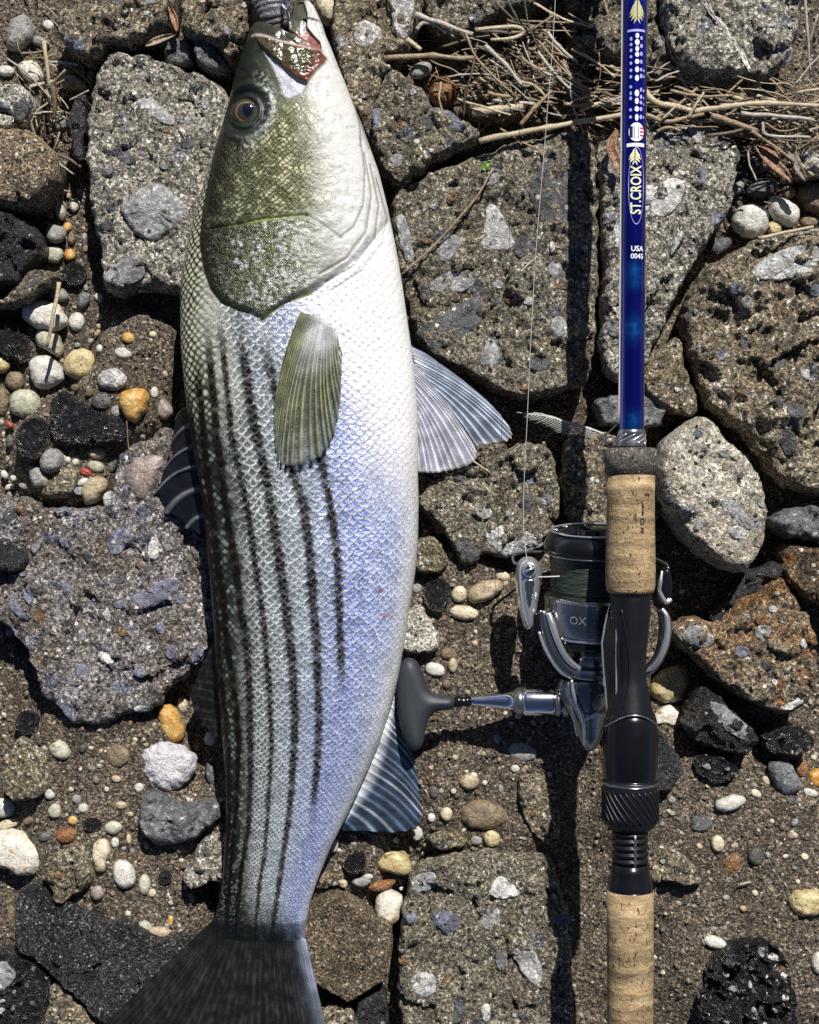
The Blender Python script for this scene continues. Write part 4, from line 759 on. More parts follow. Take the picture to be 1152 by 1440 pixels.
# ------------------------------------------------------------------ loose grit (uncountable)
def grit(name, label, n, region, rr, zoff, pal, outer=False):
    r = np.random.default_rng(21 + n); X = r.uniform(region[0], region[1], n * 3); Y = r.uniform(region[2], region[3], n * 3)
    i = np.clip(((X + 200) / 2).astype(int), 0, 799); j = np.clip(((Y + 180) / 2).astype(int), 0, 899)
    k = ~OCC[j, i] if not outer else ((X < -190) | (X > 1340) | (Y < -190) | (Y > 1630))
    X, Y = X[k][:n], Y[k][:n]; n = len(X)
    rad = rr[0] + (rr[1] - rr[0]) * r.power(0.35, n)
    base = np.array([(1,0,0),(0.5,0.87,0),(-0.5,0.87,0),(-1,0,0),(-0.5,-0.87,0),(0.5,-0.87,0),(0.35,0.3,0.75),(-0.4,0.2,0.8),(0,-0.4,0.7),(0,0,-0.5)], float)
    F0 = np.array([(0,1,6),(1,2,6),(2,7,6),(2,3,7),(3,4,7),(4,8,7),(4,5,8),(5,0,8),(0,6,8),(6,7,8),(1,0,9),(2,1,9),(3,2,9),(4,3,9),(5,4,9),(0,5,9)])
    a = r.uniform(0, 6.28, n); st = r.uniform(0.6, 1.0, n)
    B = base[None] * np.stack([np.ones(n), st, r.uniform(0.5, 0.9, n)], 1)[:, None]; B = B * (1 + r.uniform(-0.2, 0.2, (n, 10, 1)))
    ca, sa = np.cos(a)[:, None], np.sin(a)[:, None]
    V = np.stack([B[..., 0] * ca - B[..., 1] * sa, B[..., 0] * sa + B[..., 1] * ca, B[..., 2]], -1) * rad[:, None, None]
    V += np.stack([X - 576, 720 - Y, gz(X, Y) + zoff * rad], 1)[:, None]
    F = (F0[None] + (np.arange(n) * 10)[:, None, None]).reshape(-1, 3)
    ob = add(name, V.reshape(-1, 3), [F], GRITM, origin=(0, 0, 0), smooth=False)
    pc = np.array(pal)[r.integers(0, len(pal), n)] * r.uniform(0.6, 1.2, (n, 1))
    color_attr(ob, 'Col', np.repeat(pc, 10, 0)); tag(ob, label, 'gravel', kind='stuff')
    return ob
GRITM = attr_mat('grit', 0.5, 0, 2.0, 3)
PAL = [(0.13,0.095,0.06),(0.17,0.13,0.09),(0.10,0.075,0.05),(0.22,0.18,0.13),(0.3,0.26,0.2),(0.06,0.055,0.05),(0.19,0.18,0.17),(0.42,0.38,0.31),(0.15,0.1,0.06),(0.12,0.1,0.08)]
grit('gravel', 'brown grit and small gravel strewn over the dirt between the stones', 24000, (-190, 1340, -150, 1590), (0.9, 5.2), 0.1, PAL)
grit('gravel', 'coarse shore gravel lying around the boulders beyond the catch', 5000, (-1100, 2250, -1000, 2500), (3, 26), 0.3, PAL, True)
# ------------------------------------------------------------------ the fish
FT = np.array([  # y, back edge x, belly edge x
 (4,422,436),(8,414,440),(14,410,444),(22,408,448),(30,406,451),(34,404,453),(36.5,357,454),(42,353,456),(52,349,459),(70,343,467),(97,334,477),(120,328,487),(146,322,497),(170,315,507),(201,306,518),(243,292,533),(295,277,546),
 (354,262,558),(400,255,566),(450,254,573),(490,255,579),(535,259,584),(577,264,587),(620,270,588),(664,277,588),(707,284,589),(760,290,588),(800,294,585),(860,299,576),(904,302,569),(950,304,561),(1000,308,549),
 (1040,311,536),(1078,314,520),(1120,316,501),(1165,315,480),(1199,313,463),(1239,310,447),(1274,304,435),(1308,297,428),(1330,293,426),(1352,288,428)], float)
yy_ = np.arange(4, 1353, 2.0)
def _sm(v, w=13):
    k = np.hanning(w + 2)[1:-1]; k /= k.sum(); o = np.convolve(np.pad(v, w // 2, 'edge'), k, 'valid'); o[yy_ < 70] = v[yy_ < 70]; return o
_L, _R = _sm(np.interp(yy_, FT[:, 0], FT[:, 1])), _sm(np.interp(yy_, FT[:, 0], FT[:, 2]))
fL = lambda y: np.interp(y, yy_, _L); fR = lambda y: np.interp(y, yy_, _R)
fB = lambda y: np.interp(y, [4, 12, 36, 100, 200, 350, 520, 800, 1000, 1150, 1270, 1305, 1335, 1352], [6, 15, 24, 36, 50, 63, 68, 66, 56, 42, 27, 19, 9, 3])
fZ = lambda y: np.interp(y, [4, 100, 300, 600, 900, 1100, 1300, 1335, 1352], [69, 73, 75, 73, 67, 57, 45, 31, 20])
HEAD = [(286,352),(292,385),(302,415),(318,435),(345,447),(365,452),(378,461),(392,449),(410,437),(440,428),(470,405),(505,376),(532,342),(547,318),(600,300),(600,-60),(330,-60),(322,150),(306,205),(296,260),(288,310)]
OPER = [(300,333),(330,331),(380,323),(436,318),(460,332),(482,347),(478,385),(440,420),(410,434),(392,446),(378,458),(350,446),(322,434),(306,414),(296,385),(294,355)]
CHEEK = [(318,205),(345,205),(372,195),(395,170),(410,158),(432,146),(448,160),(462,190),(470,230),(476,270),(472,300),(440,308),(385,318),(330,326),(300,330),(300,270),(306,230)]
MAX = [(358,57),(375,62),(395,70),(420,76),(440,80),(455,84),(463,92),(459,101),(448,113),(436,131),(425,127),(414,119),(400,106),(385,92),(370,76)]
LIP = [(351,44),(357,36),(367,37),(390,46),(412,57),(426,65),(442,74),(457,82),(452,86),(420,76),(395,70),(362,59)]
MAXW = [(374,84),(386,94),(400,107),(414,120),(425,128),(437,132),(431,145),(411,154),(403,149),(397,128),(387,106)]
GAPE = [(368,34),(406,30),(409,52),(420,60),(412,57),(390,46.5)]
LJIN = [(409,14),(416,6),(428,7),(434,28),(434,48),(442,58),(452,68),(455,80),(440,74),(424,64),(410,54),(406,34)]
GROOVES = [([(298,333),(330,331),(380,323),(436,318)], 2.2, 3.5), ([(436,318),(460,333),(482,348)], 2, 2.0), ([(509,205),(515,255),(513,300),(500,332),(482,347)], 1.6, 2.0), ([(514,225),(524,285),(516,338),(490,376),(455,398)], 1.8, 2.6),
           ([(522,240),(534,298),(528,345),(500,387),(462,408)], 1.8, 2.8), ([(530,258),(545,312),(540,350),(512,392),(470,420)], 1.8, 2.8), ([(500,150),(508,190),(509,215)], 1.6, 1.6), ([(455,42),(480,100),(502,160),(520,215)], 1.6, 1.6), ([(440,20),(462,85),(490,150)], 1.5, 1.2),
           ([(556,330),(566,420),(574,490)], 1.6, 2.0), ([(560,560),(570,620),(588,700)], 2.5, 1.5), ([(404,62),(425,80),(450,96)], 1.4, 1.2)]
STR = [[(300,480),(312,620),(322,707),(338,794),(344,859),(351,887),(355,956),(356,1026),(355,1095),(351,1165),(340,1222),(329,1326)],
       [(318,468),(333,620),(353,707),(366,794),(375,859),(379,904),(384,974),(386,1043),(381,1112),(374,1199),(369,1221),(360,1291),(354,1350)],
       [(345,480),(351,512),(364,599),(379,664),(390,729),(400,794),(408,860),(414,904),(417,939),(419,1008),(415,1078),(410,1130),(402,1187),(388,1274),(378,1345)],
       [(380,500),(392,547),(414,655),(431,707),(440,772),(446,859),(449,900),(450,956),(452,1008),(448,1078),(442,1130)],
       [(440,600),(453,638),(466,698),(477,772),(480,850),(481,887),(483,946)],
       [(284,520),(292,620),(305,750),(318,838),(323,904),(334,974),(339,1043),(334,1112),(333,1135),(322,1239),(315,1326)],
       [(268,560),(280,660),(296,780),(306,860),(314,960),(322,1060),(322,1150),(315,1240)]]
STW = [6.4, 4.6, 7.2, 6.8, 5.6, 6.2, 5.5]
def body_base(x, y):
    L, R = fL(y), fR(y); u = np.clip((x - (L + R) / 2) / ((R - L) / 2), -1, 1)
    pr = np.sqrt(np.maximum(1 - np.abs(u) ** 2.25, 0))
    return fZ(y) + fB(y) * pr * (1 + 0.10 * u), u
ys = np.r_[np.arange(4, 36, 1.2), 36.2, np.arange(36.8, 1352, 1.6)]; nt, nbm = 236, 26
tt = np.linspace(-np.pi / 2, np.pi / 2, nt); U = 0.55 * np.sin(tt) + 0.45 * np.linspace(-1, 1, nt)
Yg, Ug = np.meshgrid(ys, U, indexing='ij'); Lg, Rg = fL(Yg), fR(Yg); Xg = (Lg + Rg) / 2 + Ug * (Rg - Lg) / 2
sz = (fR(yy_) - fL(yy_)) / 25.0; sz = np.maximum(sz, 4.2); Sint = np.cumsum(2.0 / (sz * 0.98))
def scale_pattern(sy, t):
    """first (most forward) scale covering each point: local coords, id"""
    row0 = np.floor(sy * 2).astype(int)
    lx = np.zeros(np.shape(sy)); lt = np.zeros(np.shape(sy)); ident = np.zeros(np.shape(sy)); done = np.zeros(np.shape(sy), bool)
    for o in (-3, -2, -1, 0, 1):
        r = row0 + o; cs = r * 0.5; off = np.where(r % 2 == 0, 0.0, 0.5)
        tc = np.round(t - off) + off; ds = sy - cs; dt = t - tc
        hit = (~done) & (ds > -0.2) & ((ds / 1.02) ** 2 + (dt / 0.60) ** 2 < 1)
        lx = np.where(hit, ds, lx); lt = np.where(hit, dt, lt); ident = np.where(hit, _hash(r, np.round(tc * 2), 77), ident); done |= hit
    return lx, lt, ident, done
vv = (Xg - Lg) / (Rg - Lg + 1e-9)
sy = np.interp(Yg, yy_, Sint); tl = (0.5 * vv + 0.5 * (np.arcsin(np.clip(2 * vv - 1, -1, 1)) / np.pi + 0.5)) * 26
lx, lt, sid, _ = scale_pattern(sy + 0.30 * fbm(Xg / 34, Yg / 34, 91, 3), tl + 0.30 * fbm(Xg / 30, Yg / 30, 92, 3))
hd = sdf(Xg, Yg, HEAD); headm = sstep(-1.5, 2.5, hd); body = 1 - headm
base, _u = body_base(Xg, Yg)
edge = sstep(0.62, 0.98, np.sqrt((lx / 1.02) ** 2 + (lt / 0.60) ** 2))       # near the free rim of a scale
dz = body * (2.5 * (lx * 0.9 - 0.3) * np.clip((Rg - Lg) / 250, 0.35, 1)) + 5.0 * headm * sstep(0, 10, hd)
# small head scales
lx2, lt2, sid2, _ = scale_pattern((Yg + 4 * perlin(Xg / 17, Yg / 17, 34)) / 8.0, (Xg + 4 * perlin(Xg / 17, Yg / 17, 35)) / 8.4); e2 = sstep(0.6, 0.98, np.sqrt((lx2 / 1.02) ** 2 + (lt2 / 0.60) ** 2))
mo2q = fbm(Xg / 22, Yg / 22, 72, 3); wq = 9 * fbm(Xg / 22, Yg / 22, 33, 3); ck = sstep(-16, 16, sdf(Xg, Yg, CHEEK) + wq); ck = ck * (1 - 0.9 * sstep(395, 470, Xg - 0.12 * (Yg - 230) + wq)); op = sstep(-1, 4, sdf(Xg, Yg, OPER)); opc = sstep(-3, 6, sdf(Xg, Yg, OPER)) * (1 - sstep(395, 470, Xg + wq)); opl = op * (1 - sstep(430, 480, Xg)); mx = sstep(-1.2, 2.5, sdf(Xg, Yg, MAX)); lip = sstep(-1, 2, sdf(Xg, Yg, LIP)); mw = sstep(-1, 3, sdf(Xg, Yg, MAXW))
gp = sstep(-1.2, 1.2, sdf(Xg, Yg, GAPE)); lj = sstep(-1, 2, sdf(Xg, Yg, LJIN))
dz += ck * 0.8 * (lx2 - 0.3) + opl * (3.0 + 1.2 * fbm(Xg / 7, Yg / 7, 31, 3)) + mx * 5 + lip * 3.5 - mw * 2.5 - gp * 30 - lj * 6 * (1 - mx) * (1 - lip)
dz += mx * (1.5 * fbm(Xg / 12, Yg / 8, 41, 3)) + headm * 0.8 * fbm(Xg / 16, Yg / 16, 42, 3) + 1.5 * fbm(Xg / 70, Yg / 90, 43, 3)
for ln, w_, d_ in GROOVES: dz -= d_ * np.exp(-(seg_dist(Xg, Yg, ln, False) / w_) ** 2)
er = np.hypot(Xg - 350, (Yg - 168) * 0.95)
dz += -5 * np.exp(-((er - 26) / 5) ** 2) - 6 * sstep(22, 16, er) + 2.0 * np.exp(-((er - 37) / 4) ** 2)
nos = np.hypot((Xg - 345) / 1.0, Yg - 108); dz -= 3 * np.exp(-(nos / 3) ** 2)
Ztop = base + dz * np.clip((1 - np.abs(_u)) * 9, 0, 1) ** 0.6
# ---- colour of the skin, with highlights and sky reflection painted in
def lay(c, col, m): return c * (1 - m[..., None]) + np.array(col) * m[..., None]
vs = vv + 0.02 * fbm(Xg / 60, Yg / 60, 51, 2)
back = np.interp(Yg, [350, 450, 600, 800, 1000, 1150, 1250, 1352], [0.0, -0.06, 0.0, 0.02, 0.0, 0.04, 0.14, 0.3]); vq = vs - back
st = [0, .10, .22, .34, .46, .58, .72, .86, 1.0]
cs = np.array([(.008,.009,.007),(.028,.033,.026),(.072,.086,.076),(.115,.145,.145),(.15,.19,.23),(.135,.18,.33),(.105,.155,.40),(.19,.235,.43),(.42,.42,.43)])  # flank's blue-lavender is reflected sky, painted into the base colours
col = np.stack([np.interp(vq, st, cs[:, i]) for i in range(3)], -1)
col *= (0.78 + 0.44 * sid)[..., None]
dors = 1 - sstep(0.10, 0.26, vq)
glow = (1 - edge) * sstep(-0.1, 0.5, lx)
col = lay(col, (.30, .33, .30), dors * body * glow * 0.5 * sstep(0.35, 0.9, sid))
net = (1 - sstep(520, 640, Yg)) * (1 - sstep(0.16, 0.34, vq)) * body
col = lay(col, (.50, .50, .36), net * (1 - edge) * sstep(0.0, 0.35, lx) * 0.9); col = lay(col, (.008, .008, .006), net * np.maximum(edge, 1 - sstep(0, 0.3, lx)) * 1.0)
col = lay(col, (.74, .75, .80), (1 - dors) * body * sstep(0.3, 0.9, edge) * sstep(0.2, 0.6, lx) * (0.5 + 0.45 * sid))
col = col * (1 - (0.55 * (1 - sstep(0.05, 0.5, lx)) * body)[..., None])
blot = np.zeros(np.shape(Xg))
for ln, w_ in zip(STR, STW):
    P_ = np.array(ln, float); sx_ = np.interp(Yg, P_[:, 0 + 1], P_[:, 0]); wd = w_ * np.clip((Rg - Lg) / 290, 0.5, 1)
    y0, y1 = P_[0, 1], P_[-1, 1]; fade = sstep(y0 - 40, y0 + 40, Yg) * (1 - sstep(y1 - 30, y1 + 40, Yg))
    brk = 0.75 + 0.5 * perlin(Yg / 14, sx_ * 0 + P_[0, 0], 61)
    d_ = np.abs(Xg - sx_ + 2.2 * perlin(Xg / 6, Yg / 6, 62) + 2.5 * lt)
    cell = (Rg - Lg) / 26; dc = np.abs(Xg - lt * cell - sx_); per = (1 - sstep(wd * 0.75, wd * 1.2, dc)) * (1 - sstep(0.34, 0.52, np.abs(lt)))
    blot = np.maximum(blot, np.maximum((1 - sstep(wd * 0.6, wd * 1.0, d_)), 0.85 * per) * fade * np.clip(brk + 0.25, 0.8, 1))
col = lay(col, (.006, .004, .004), blot * body * (1 - 0.15 * sstep(0.5, 1, edge)))
wht = sstep(0.62, 0.9, vv + 0.25 * (1 - sstep(380, 620, Yg))) * (1 - sstep(560, 760, Yg)) * body; col = lay(col, (.80, .80, .82), wht * 0.9 * (1 - 0.5 * (1 - sstep(0.05, 0.45, lx))))  # blown-out chest highlight, painted white into the skin colour
bel = sstep(0.9, 1.0, vv) * body; col = lay(col, (.60, .57, .50), bel * 0.4)
tl_ = sstep(1250, 1335, Yg + 18 * fbm(Xg / 16, Yg / 30, 63, 2) - np.maximum(Xg - 385, 0) * 0.75); strk = np.clip(0.5 + fbm(Xg / 3.5 - (Yg - 1300) * (Xg - 350) / 900, Yg / 40, 64, 3), 0, 1); col = lay(col, (.007, .008, .008), tl_ * 0.97); col = lay(col, (.022, .025, .027), tl_ * strk * 0.5)
# head
hv = vv
hst = [0, .12, .3, .5, .68, .8, 1]; hcs = np.array([(.008,.010,.007),(.022,.026,.018),(.042,.048,.030),(.11,.115,.075),(.34,.34,.31),(.50,.495,.475),(.54,.53,.51)])
hc = np.stack([np.interp(hv + 0.03 * fbm(Xg / 30, Yg / 30, 52, 3), hst, hcs[:, i]) for i in range(3)], -1)
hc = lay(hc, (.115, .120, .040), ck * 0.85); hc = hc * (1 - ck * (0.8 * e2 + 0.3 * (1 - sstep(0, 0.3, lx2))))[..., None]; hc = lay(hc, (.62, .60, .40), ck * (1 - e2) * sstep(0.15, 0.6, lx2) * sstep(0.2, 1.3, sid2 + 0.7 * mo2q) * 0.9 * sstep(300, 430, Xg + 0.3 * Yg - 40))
mott = fbm(Xg / 6.5, Yg / 6.5, 71, 3); mo2 = fbm(Xg / 22, Yg / 22, 72, 3)
hc = lay(hc, (.15, .165, .10), opc * 0.9); hc = lay(hc, (.55, .55, .56), opc * sstep(-0.3, 0.7, mott + 0.8 * mo2 + (Xg - 400) / 130) * 0.85); hc = lay(hc, (.035, .04, .03), opc * sstep(-0.2, 0.8, -mott + 0.6 * mo2 - (Xg - 345) / 120) * 0.8)
hc = lay(hc, (.20, .23, .05), np.exp(-(seg_dist(Xg, Yg, [(312,332),(345,329),(380,323),(434,319)], False) / 2.4) ** 2) * 0.8 * (0.6 + 0.4 * np.sin((Xg - 330) / 33)))
hc = lay(hc, (.30, .28, .08), np.exp(-(seg_dist(Xg, Yg, [(325,438),(350,449),(378,459),(398,446),(440,425)], False) / 4.0) ** 2) * 0.85)
hc = lay(hc, (.05, .05, .025), np.exp(-(seg_dist(Xg, Yg, [(293,380),(303,412),(322,436),(345,447)], False) / 4.5) ** 2) * 0.9)
hc = lay(hc, (.38, .13, .04), np.exp(-((Xg - 345) / 6) ** 2 - ((Yg - 447) / 4) ** 2))
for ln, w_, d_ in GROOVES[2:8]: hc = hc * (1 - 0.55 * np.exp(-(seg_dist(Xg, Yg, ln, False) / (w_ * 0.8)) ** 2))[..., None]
hc = lay(hc, (.022, .028, .029), np.exp(-((er - 26) / 10) ** 2) * 0.95); hc = lay(hc, (.16, .19, .21), np.exp(-((er - 38) / 3.0) ** 2) * sstep(165, 195, Yg) * 0.7)
hc = lay(hc, (.007, .009, .006), (1 - sstep(0.06, 0.42, hv + 0.08 * mo2)) * 0.9)
sil = np.exp(-(seg_dist(Xg, Yg, [(372,120),(388,150),(384,185),(372,205),(350,225)], False) / 9) ** 2) * sstep(0.0, 0.4, mott); hc = lay(hc, (.5, .5, .52), sil * 0.5)
spot = sstep(0.52, 0.66, fbm(Xg / 9, Yg / 13, 73, 2)) * sstep(0.72, 0.8, hv); hc = lay(hc, (.30, .31, .33), spot * 0.6)
hc = lay(hc, (.40, .40, .47), mw * 0.95)
hc = lay(hc, (.030, .031, .020), lip * 0.95)
redn = np.clip(sstep(425, 472, Xg + 0.6 * (Yg - 92)) + 0.5 * mo2, 0, 1)
mcol = np.array((.045, .042, .020)) * (1 - redn[..., None]) + np.array((.12, .024, .012)) * redn[..., None]
mcol = lay(mcol, (.17, .12, .075), sstep(0.25, 0.6, fbm(Xg / 9, Yg / 5, 74, 3)) * 0.6)
rim = mx * (1 - sstep(2.0, 6.0, sdf(Xg, Yg, MAX))) * sstep(395, 430, Xg); mcol = lay(mcol, (.16, .04, .018), rim * 0.9)
hc = hc * (1 - mx[..., None]) + mcol * mx[..., None]; hc = lay(hc, (.44, .36, .34), np.exp(-(seg_dist(Xg, Yg, [(358,57),(378,63),(398,71),(422,77),(446,83)], False) / 2.0) ** 2) * 0.9)  # pale pink lip line, its highlight painted into the colour
ljr = sstep(44, 62, Yg + 0.2 * (Xg - 430)); ljc = lay(np.zeros(hc.shape) + np.array((.06, .06, .045)), (.17, .055, .045), ljr)
ljm = lj * (1 - mx) * (1 - lip); hc = hc * (1 - ljm[..., None]) + ljc * ljm[..., None]
hc = lay(hc, (.24, .11, .09), lip * sstep(418, 440, Xg) * 0.8)
hc = lay(hc, (.008, .006, .005), gp)
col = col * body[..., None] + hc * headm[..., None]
for bx_, by_ in ((535, 828), (541, 862)): col = lay(col, (.20, .06, .03), np.exp(-((Xg - bx_) ** 2 + (Yg - by_) ** 2) / 14 + 0.5 * mott) * 0.8)
rough = np.clip(0.36 - 0.08 * body + 0.08 * mo2 - 0.1 * opc - 0.06 * ck + 0.1 * sstep(0.7, 0.9, hv) * headm - 0.10 * np.maximum(mx, np.maximum(lip, lj)), 0.14, 0.7)
metal = np.clip(body * (0.18 * sstep(0.1, 0.5, vq) * (1 - sstep(0.8, 1, vv))) + 0.5 * opc + 0.25 * ck, 0, 0.7) * (1 - blot * body)
glit = np.clip(0.42 * body * (1 - 0.8 * tl_) + 1.0 * opc + 0.75 * ck + 0.25 * headm, 0, 1.2) * (1 - 0.8 * np.maximum(mx, np.maximum(lip, lj)))
# ---- assemble body mesh
kf = 71.0
top = W(Xg, Yg, Ztop, kf)
ub = np.cos(np.linspace(0, np.pi, nbm + 2)[1:-1]); Yb, Ub = np.meshgrid(ys, ub, indexing='ij')
Xb = (fL(Yb) + fR(Yb)) / 2 + Ub * (fR(Yb) - fL(Yb)) / 2
Zb = fZ(Yb) - 0.88 * fB(Yb) * np.sqrt(np.maximum(1 - np.abs(Ub) ** 2.2, 0))
bot = W(Xb, Yb, Zb, kf)
ring = np.concatenate([top, bot], 1); nc = nt + nbm; nr = len(ys)
FV = ring.reshape(-1, 3); FF = grid_faces(nr, nc, True)
FV = np.vstack([FV, ring[0].mean(0), ring[-1].mean(0)]); i = np.arange(nc); j = (i + 1) % nc
caps = [np.stack([np.full(nc, nr * nc), j, i], 1), np.stack([np.full(nc, nr * nc + 1), (nr - 1) * nc + i, (nr - 1) * nc + j], 1)]
fish = empty('fish', W(430, 700, 12.0)); tag(fish, 'striped bass lying on its side with dark stripes along silvery scales', 'fish')
skin = attr_mat('wet fish skin', props=True, bump=2.2, bpx=2.6, coat=0.06, spec=0.5)
fbody = add('body', FV, [FF[:, ::-1], caps[0][:, ::-1], caps[1][:, ::-1]], skin, fish)
cb = np.stack([np.interp(vb := (Ub * 0.5 + 0.5), [0, .3, .6, 1], [.02, .3, .5, .62]), np.interp(vb, [0, .3, .6, 1], [.022, .32, .52, .6]), np.interp(vb, [0, .3, .6, 1], [.015, .32, .55, .56])], -1)
allc = np.concatenate([col, cb], 1).reshape(-1, 3); allc = np.vstack([allc, [[.3, .3, .3]], [[.02, .02, .02]]])
color_attr(fbody, 'Col', np.clip(allc, 0.002, 0.9))
spc = np.clip(0.36 + 0.12 * body * sstep(0.35, 0.6, vq) - 0.16 * body * (1 - sstep(0.2, 0.45, vq)) - 0.45 * blot * body - 0.2 * dors * body - 0.3 * tl_ - 0.15 * (1 - sstep(0.05, 0.3, hv)) * headm, 0.06, 0.6)
pr3 = np.concatenate([np.stack([rough, metal, glit, spc], -1), np.tile([0.4, 0.1, 0.3, 0.3], Ub.shape + (1,))], 1).reshape(-1, 4)
color_attr(fbody, 'Props', np.vstack([pr3, [[.4, 0, 0, .2]], [[.4, 0, 0, .2]]]))
def fish_z(x, y): return body_base(np.asarray(x, float), np.asarray(y, float))[0]
# ---- eye
def cap_geo(cx, cy, z, r, hgt, rings=10, n=36, f=lambda t: 1.0):
    V = []; 
    for t in np.linspace(1, 0.02, rings):
        a = np.linspace(0, 2 * np.pi, n, endpoint=False); V.append(W(cx + r * t * np.cos(a), cy + r * t * np.sin(a), np.full(n, z + hgt * math.sqrt(max(0, 1 - t * t))), kf))
    V = np.vstack(V); return V, [grid_faces(rings, n, True), np.arange((rings - 1) * n, rings * n)[None]], n
ez = float(fish_z(350, 168))
V, F, n = cap_geo(350, 168, ez - 7, 21, 9.5, 14)
eyem = attr_mat('fish eye', 0.2, 0.1, coat=0.25)
eye = add('eye', V, F, eyem, fish)
rr = np.hypot(V[:, 0] - V[:, 0].mean(), V[:, 1] - V[:, 1].mean()) / (21 * 0.96); ang = np.arctan2(V[:, 1], V[:, 0])
ec = np.stack([np.interp(rr, [0, .60, .65, .70, .85, 1], [.02, .04, .34, .05, .035, .014]), np.interp(rr, [0, .60, .65, .70, .85, 1], [.02, .03, .24, .035, .03, .016]), np.interp(rr, [0, .60, .65, .70, .85, 1], [.03, .02, .08, .018, .02, .018])], -1)
color_attr(eye, 'Col', ec)
V, F, n = cap_geo(353, 167, ez - 1.2, 12.8, 4.2, 8)
add('pupil', V, F, plain_mat('fish pupil', (0.004, 0.004, 0.012), 0.08, coat=1.0), eye)
# ---- fins
finm = attr_mat('fin membrane', 0.42, 0.0, 0.8, 2.5, coat=0.0, spec=0.28, alpha=True)
tailm = attr_mat('dark tail membrane', 0.5, 0.0, 0.8, 2.5, coat=0.0, spec=0.12, alpha=True)
def fin(name, base, tip, zb, zt, rays, cfun, ridge=1.6, nv=34, scal=0.05, seed=0, sag=0.0, kz=60, bow=0.0, clear=0.0, sharp=1.6, mat=None):
    mm_ = max(rays * 7 + 1, 130); base = smooth_path(base, mm_); tip = smooth_path(tip, mm_); m = len(base)
    u = np.linspace(0, 1, m); ph = (u * rays + 0.45 * perlin(u * rays * 0.45, u * 0 + 3, seed)) % 1.0; rid = (0.5 + 0.5 * np.cos(2 * np.pi * ph)) ** sharp
    v = np.linspace(0, 1, nv); Vg, Ug_ = np.meshgrid(v, u, indexing='ij')
    ext = 1 - scal * (1 - rid) * (0.6 + 0.8 * np.abs(perlin(u * rays * 0.7, u * 0, seed)))
    fr = Vg * ext[None]
    P = base[None] * (1 - fr[..., None]) + tip[None] * fr[..., None]
    if bow:
        d = tip - base; nn = np.stack([-d[:, 1], d[:, 0]], 1); P = P + (bow * np.sin(np.pi * fr) ** 1)[..., None] * nn[None]
    zbv = np.interp(u, np.linspace(0, 1, len(zb)), zb); ztv = np.interp(u, np.linspace(0, 1, len(zt)), zt); zbv = zbv - 9; ztv = ztv - 5
    z = zbv[None] * (1 - fr) + ztv[None] * fr - sag * np.sin(np.pi * fr) + ridge * (rid ** 2)[None] * (1 - 0.5 * fr) + 0.8 * fbm(P[..., 0] / 20, P[..., 1] / 20, seed, 2)
    top_ = W(P[..., 0], P[..., 1], z, kz).reshape(-1, 3); bt = top_.copy(); bt[:, 2] -= 1.6
    nn = nv * m; F = grid_faces(nv, m); F2 = F[:, ::-1] + nn
    b = np.r_[np.arange(m), np.arange(1, nv) * m + m - 1, np.arange(m - 2, -1, -1) + (nv - 1) * m, np.arange(nv - 2, 0, -1) * m]
    Fs = np.stack([b, np.roll(b, -1), np.roll(b, -1) + nn, b + nn], 1)
    a3 = top_[F[0][1]] - top_[F[0][0]]; b3 = top_[F[0][3]] - top_[F[0][0]]
    if np.cross(a3, b3)[2] < 0: F, F2 = F[:, ::-1], F2[:, ::-1]
    else: Fs = Fs[:, ::-1]
    ob = add(name, np.vstack([top_, bt]), [F, F2, Fs], mat or finm, fish)
    c = cfun(np.broadcast_to(u[None], fr.shape), fr, np.broadcast_to(rid[None], fr.shape), P).reshape(-1, 3)
    c = c * (0.72 + 0.5 * np.clip(0.5 + fbm(P[..., 0] / 24, P[..., 1] / 24, seed + 30, 3) + 0.5 * perlin(u[None] * rays * 0.8 + 0 * fr, 2 * fr, seed + 31), 0, 1.4)).reshape(-1, 1)
    al = (1 - clear * (1 - rid[None]) * sstep(0.1, 0.6, fr) * (0.5 + 0.5 * fr)).reshape(-1, 1); c = np.hstack([np.clip(c, 0.003, 0.9), al])
    color_attr(ob, 'Col', np.vstack([c, c])); return ob
def mixc(a, b, t): return np.array(a) * (1 - t[..., None]) + np.array(b) * t[..., None]
dark = lambda u, f, r, P: mixc((.006, .007, .011), (.17, .17, .21), np.clip(sstep(0.55, 1, r) * 0.7, 0, 1))
fin('spiny_dorsal_fin', [(266,572),(272,610),(280,660),(287,705),(291,750)], [(242,588),(228,650),(213,700),(246,735),(281,752)], [66, 62], [24, 26, 30, 40, 56], 6, dark, 5.0, scal=0.2, seed=4, kz=45, clear=0.0, sharp=4.0, bow=0.10)
fin('soft_dorsal_fin', [(303,895),(307,950),(309,1000),(311,1034)], [(298,905),(276,950),(266,993),(302,1038)], [60, 52], [50, 34, 26, 44], 10, lambda u, f, r, P: mixc((.006, .006, .006), (.035, .032, .028), np.clip(sstep(0.4, 1, r) * 0.4 + 0.6 * fbm(P[..., 0] / 6, P[..., 1] / 9, 83, 3), 0, 1)), 1.2, scal=0.03, seed=5, kz=45)
blue = lambda u, f, r, P: mixc(mixc((.025, .038, .065), (.085, .12, .19), sstep(0.3, 1, r)), (.62, .63, .66), np.clip((1 - sstep(0.0, 0.22, f)) * 0.9 + 0.3 * (r > 0.8) * (np.sin(u * 23) > 0.2), 0, 1))
fin('anal_fin', [(557,968),(548,1002),(530,1052),(505,1105),(478,1165)], [(559,975),(577,1045),(590,1115),(585,1172),(482,1172)], [62, 60, 52, 44], [60, 40, 26, 24, 34], 20, blue, 1.4, scal=0.04, seed=6, kz=45, bow=-0.06, clear=0.25)
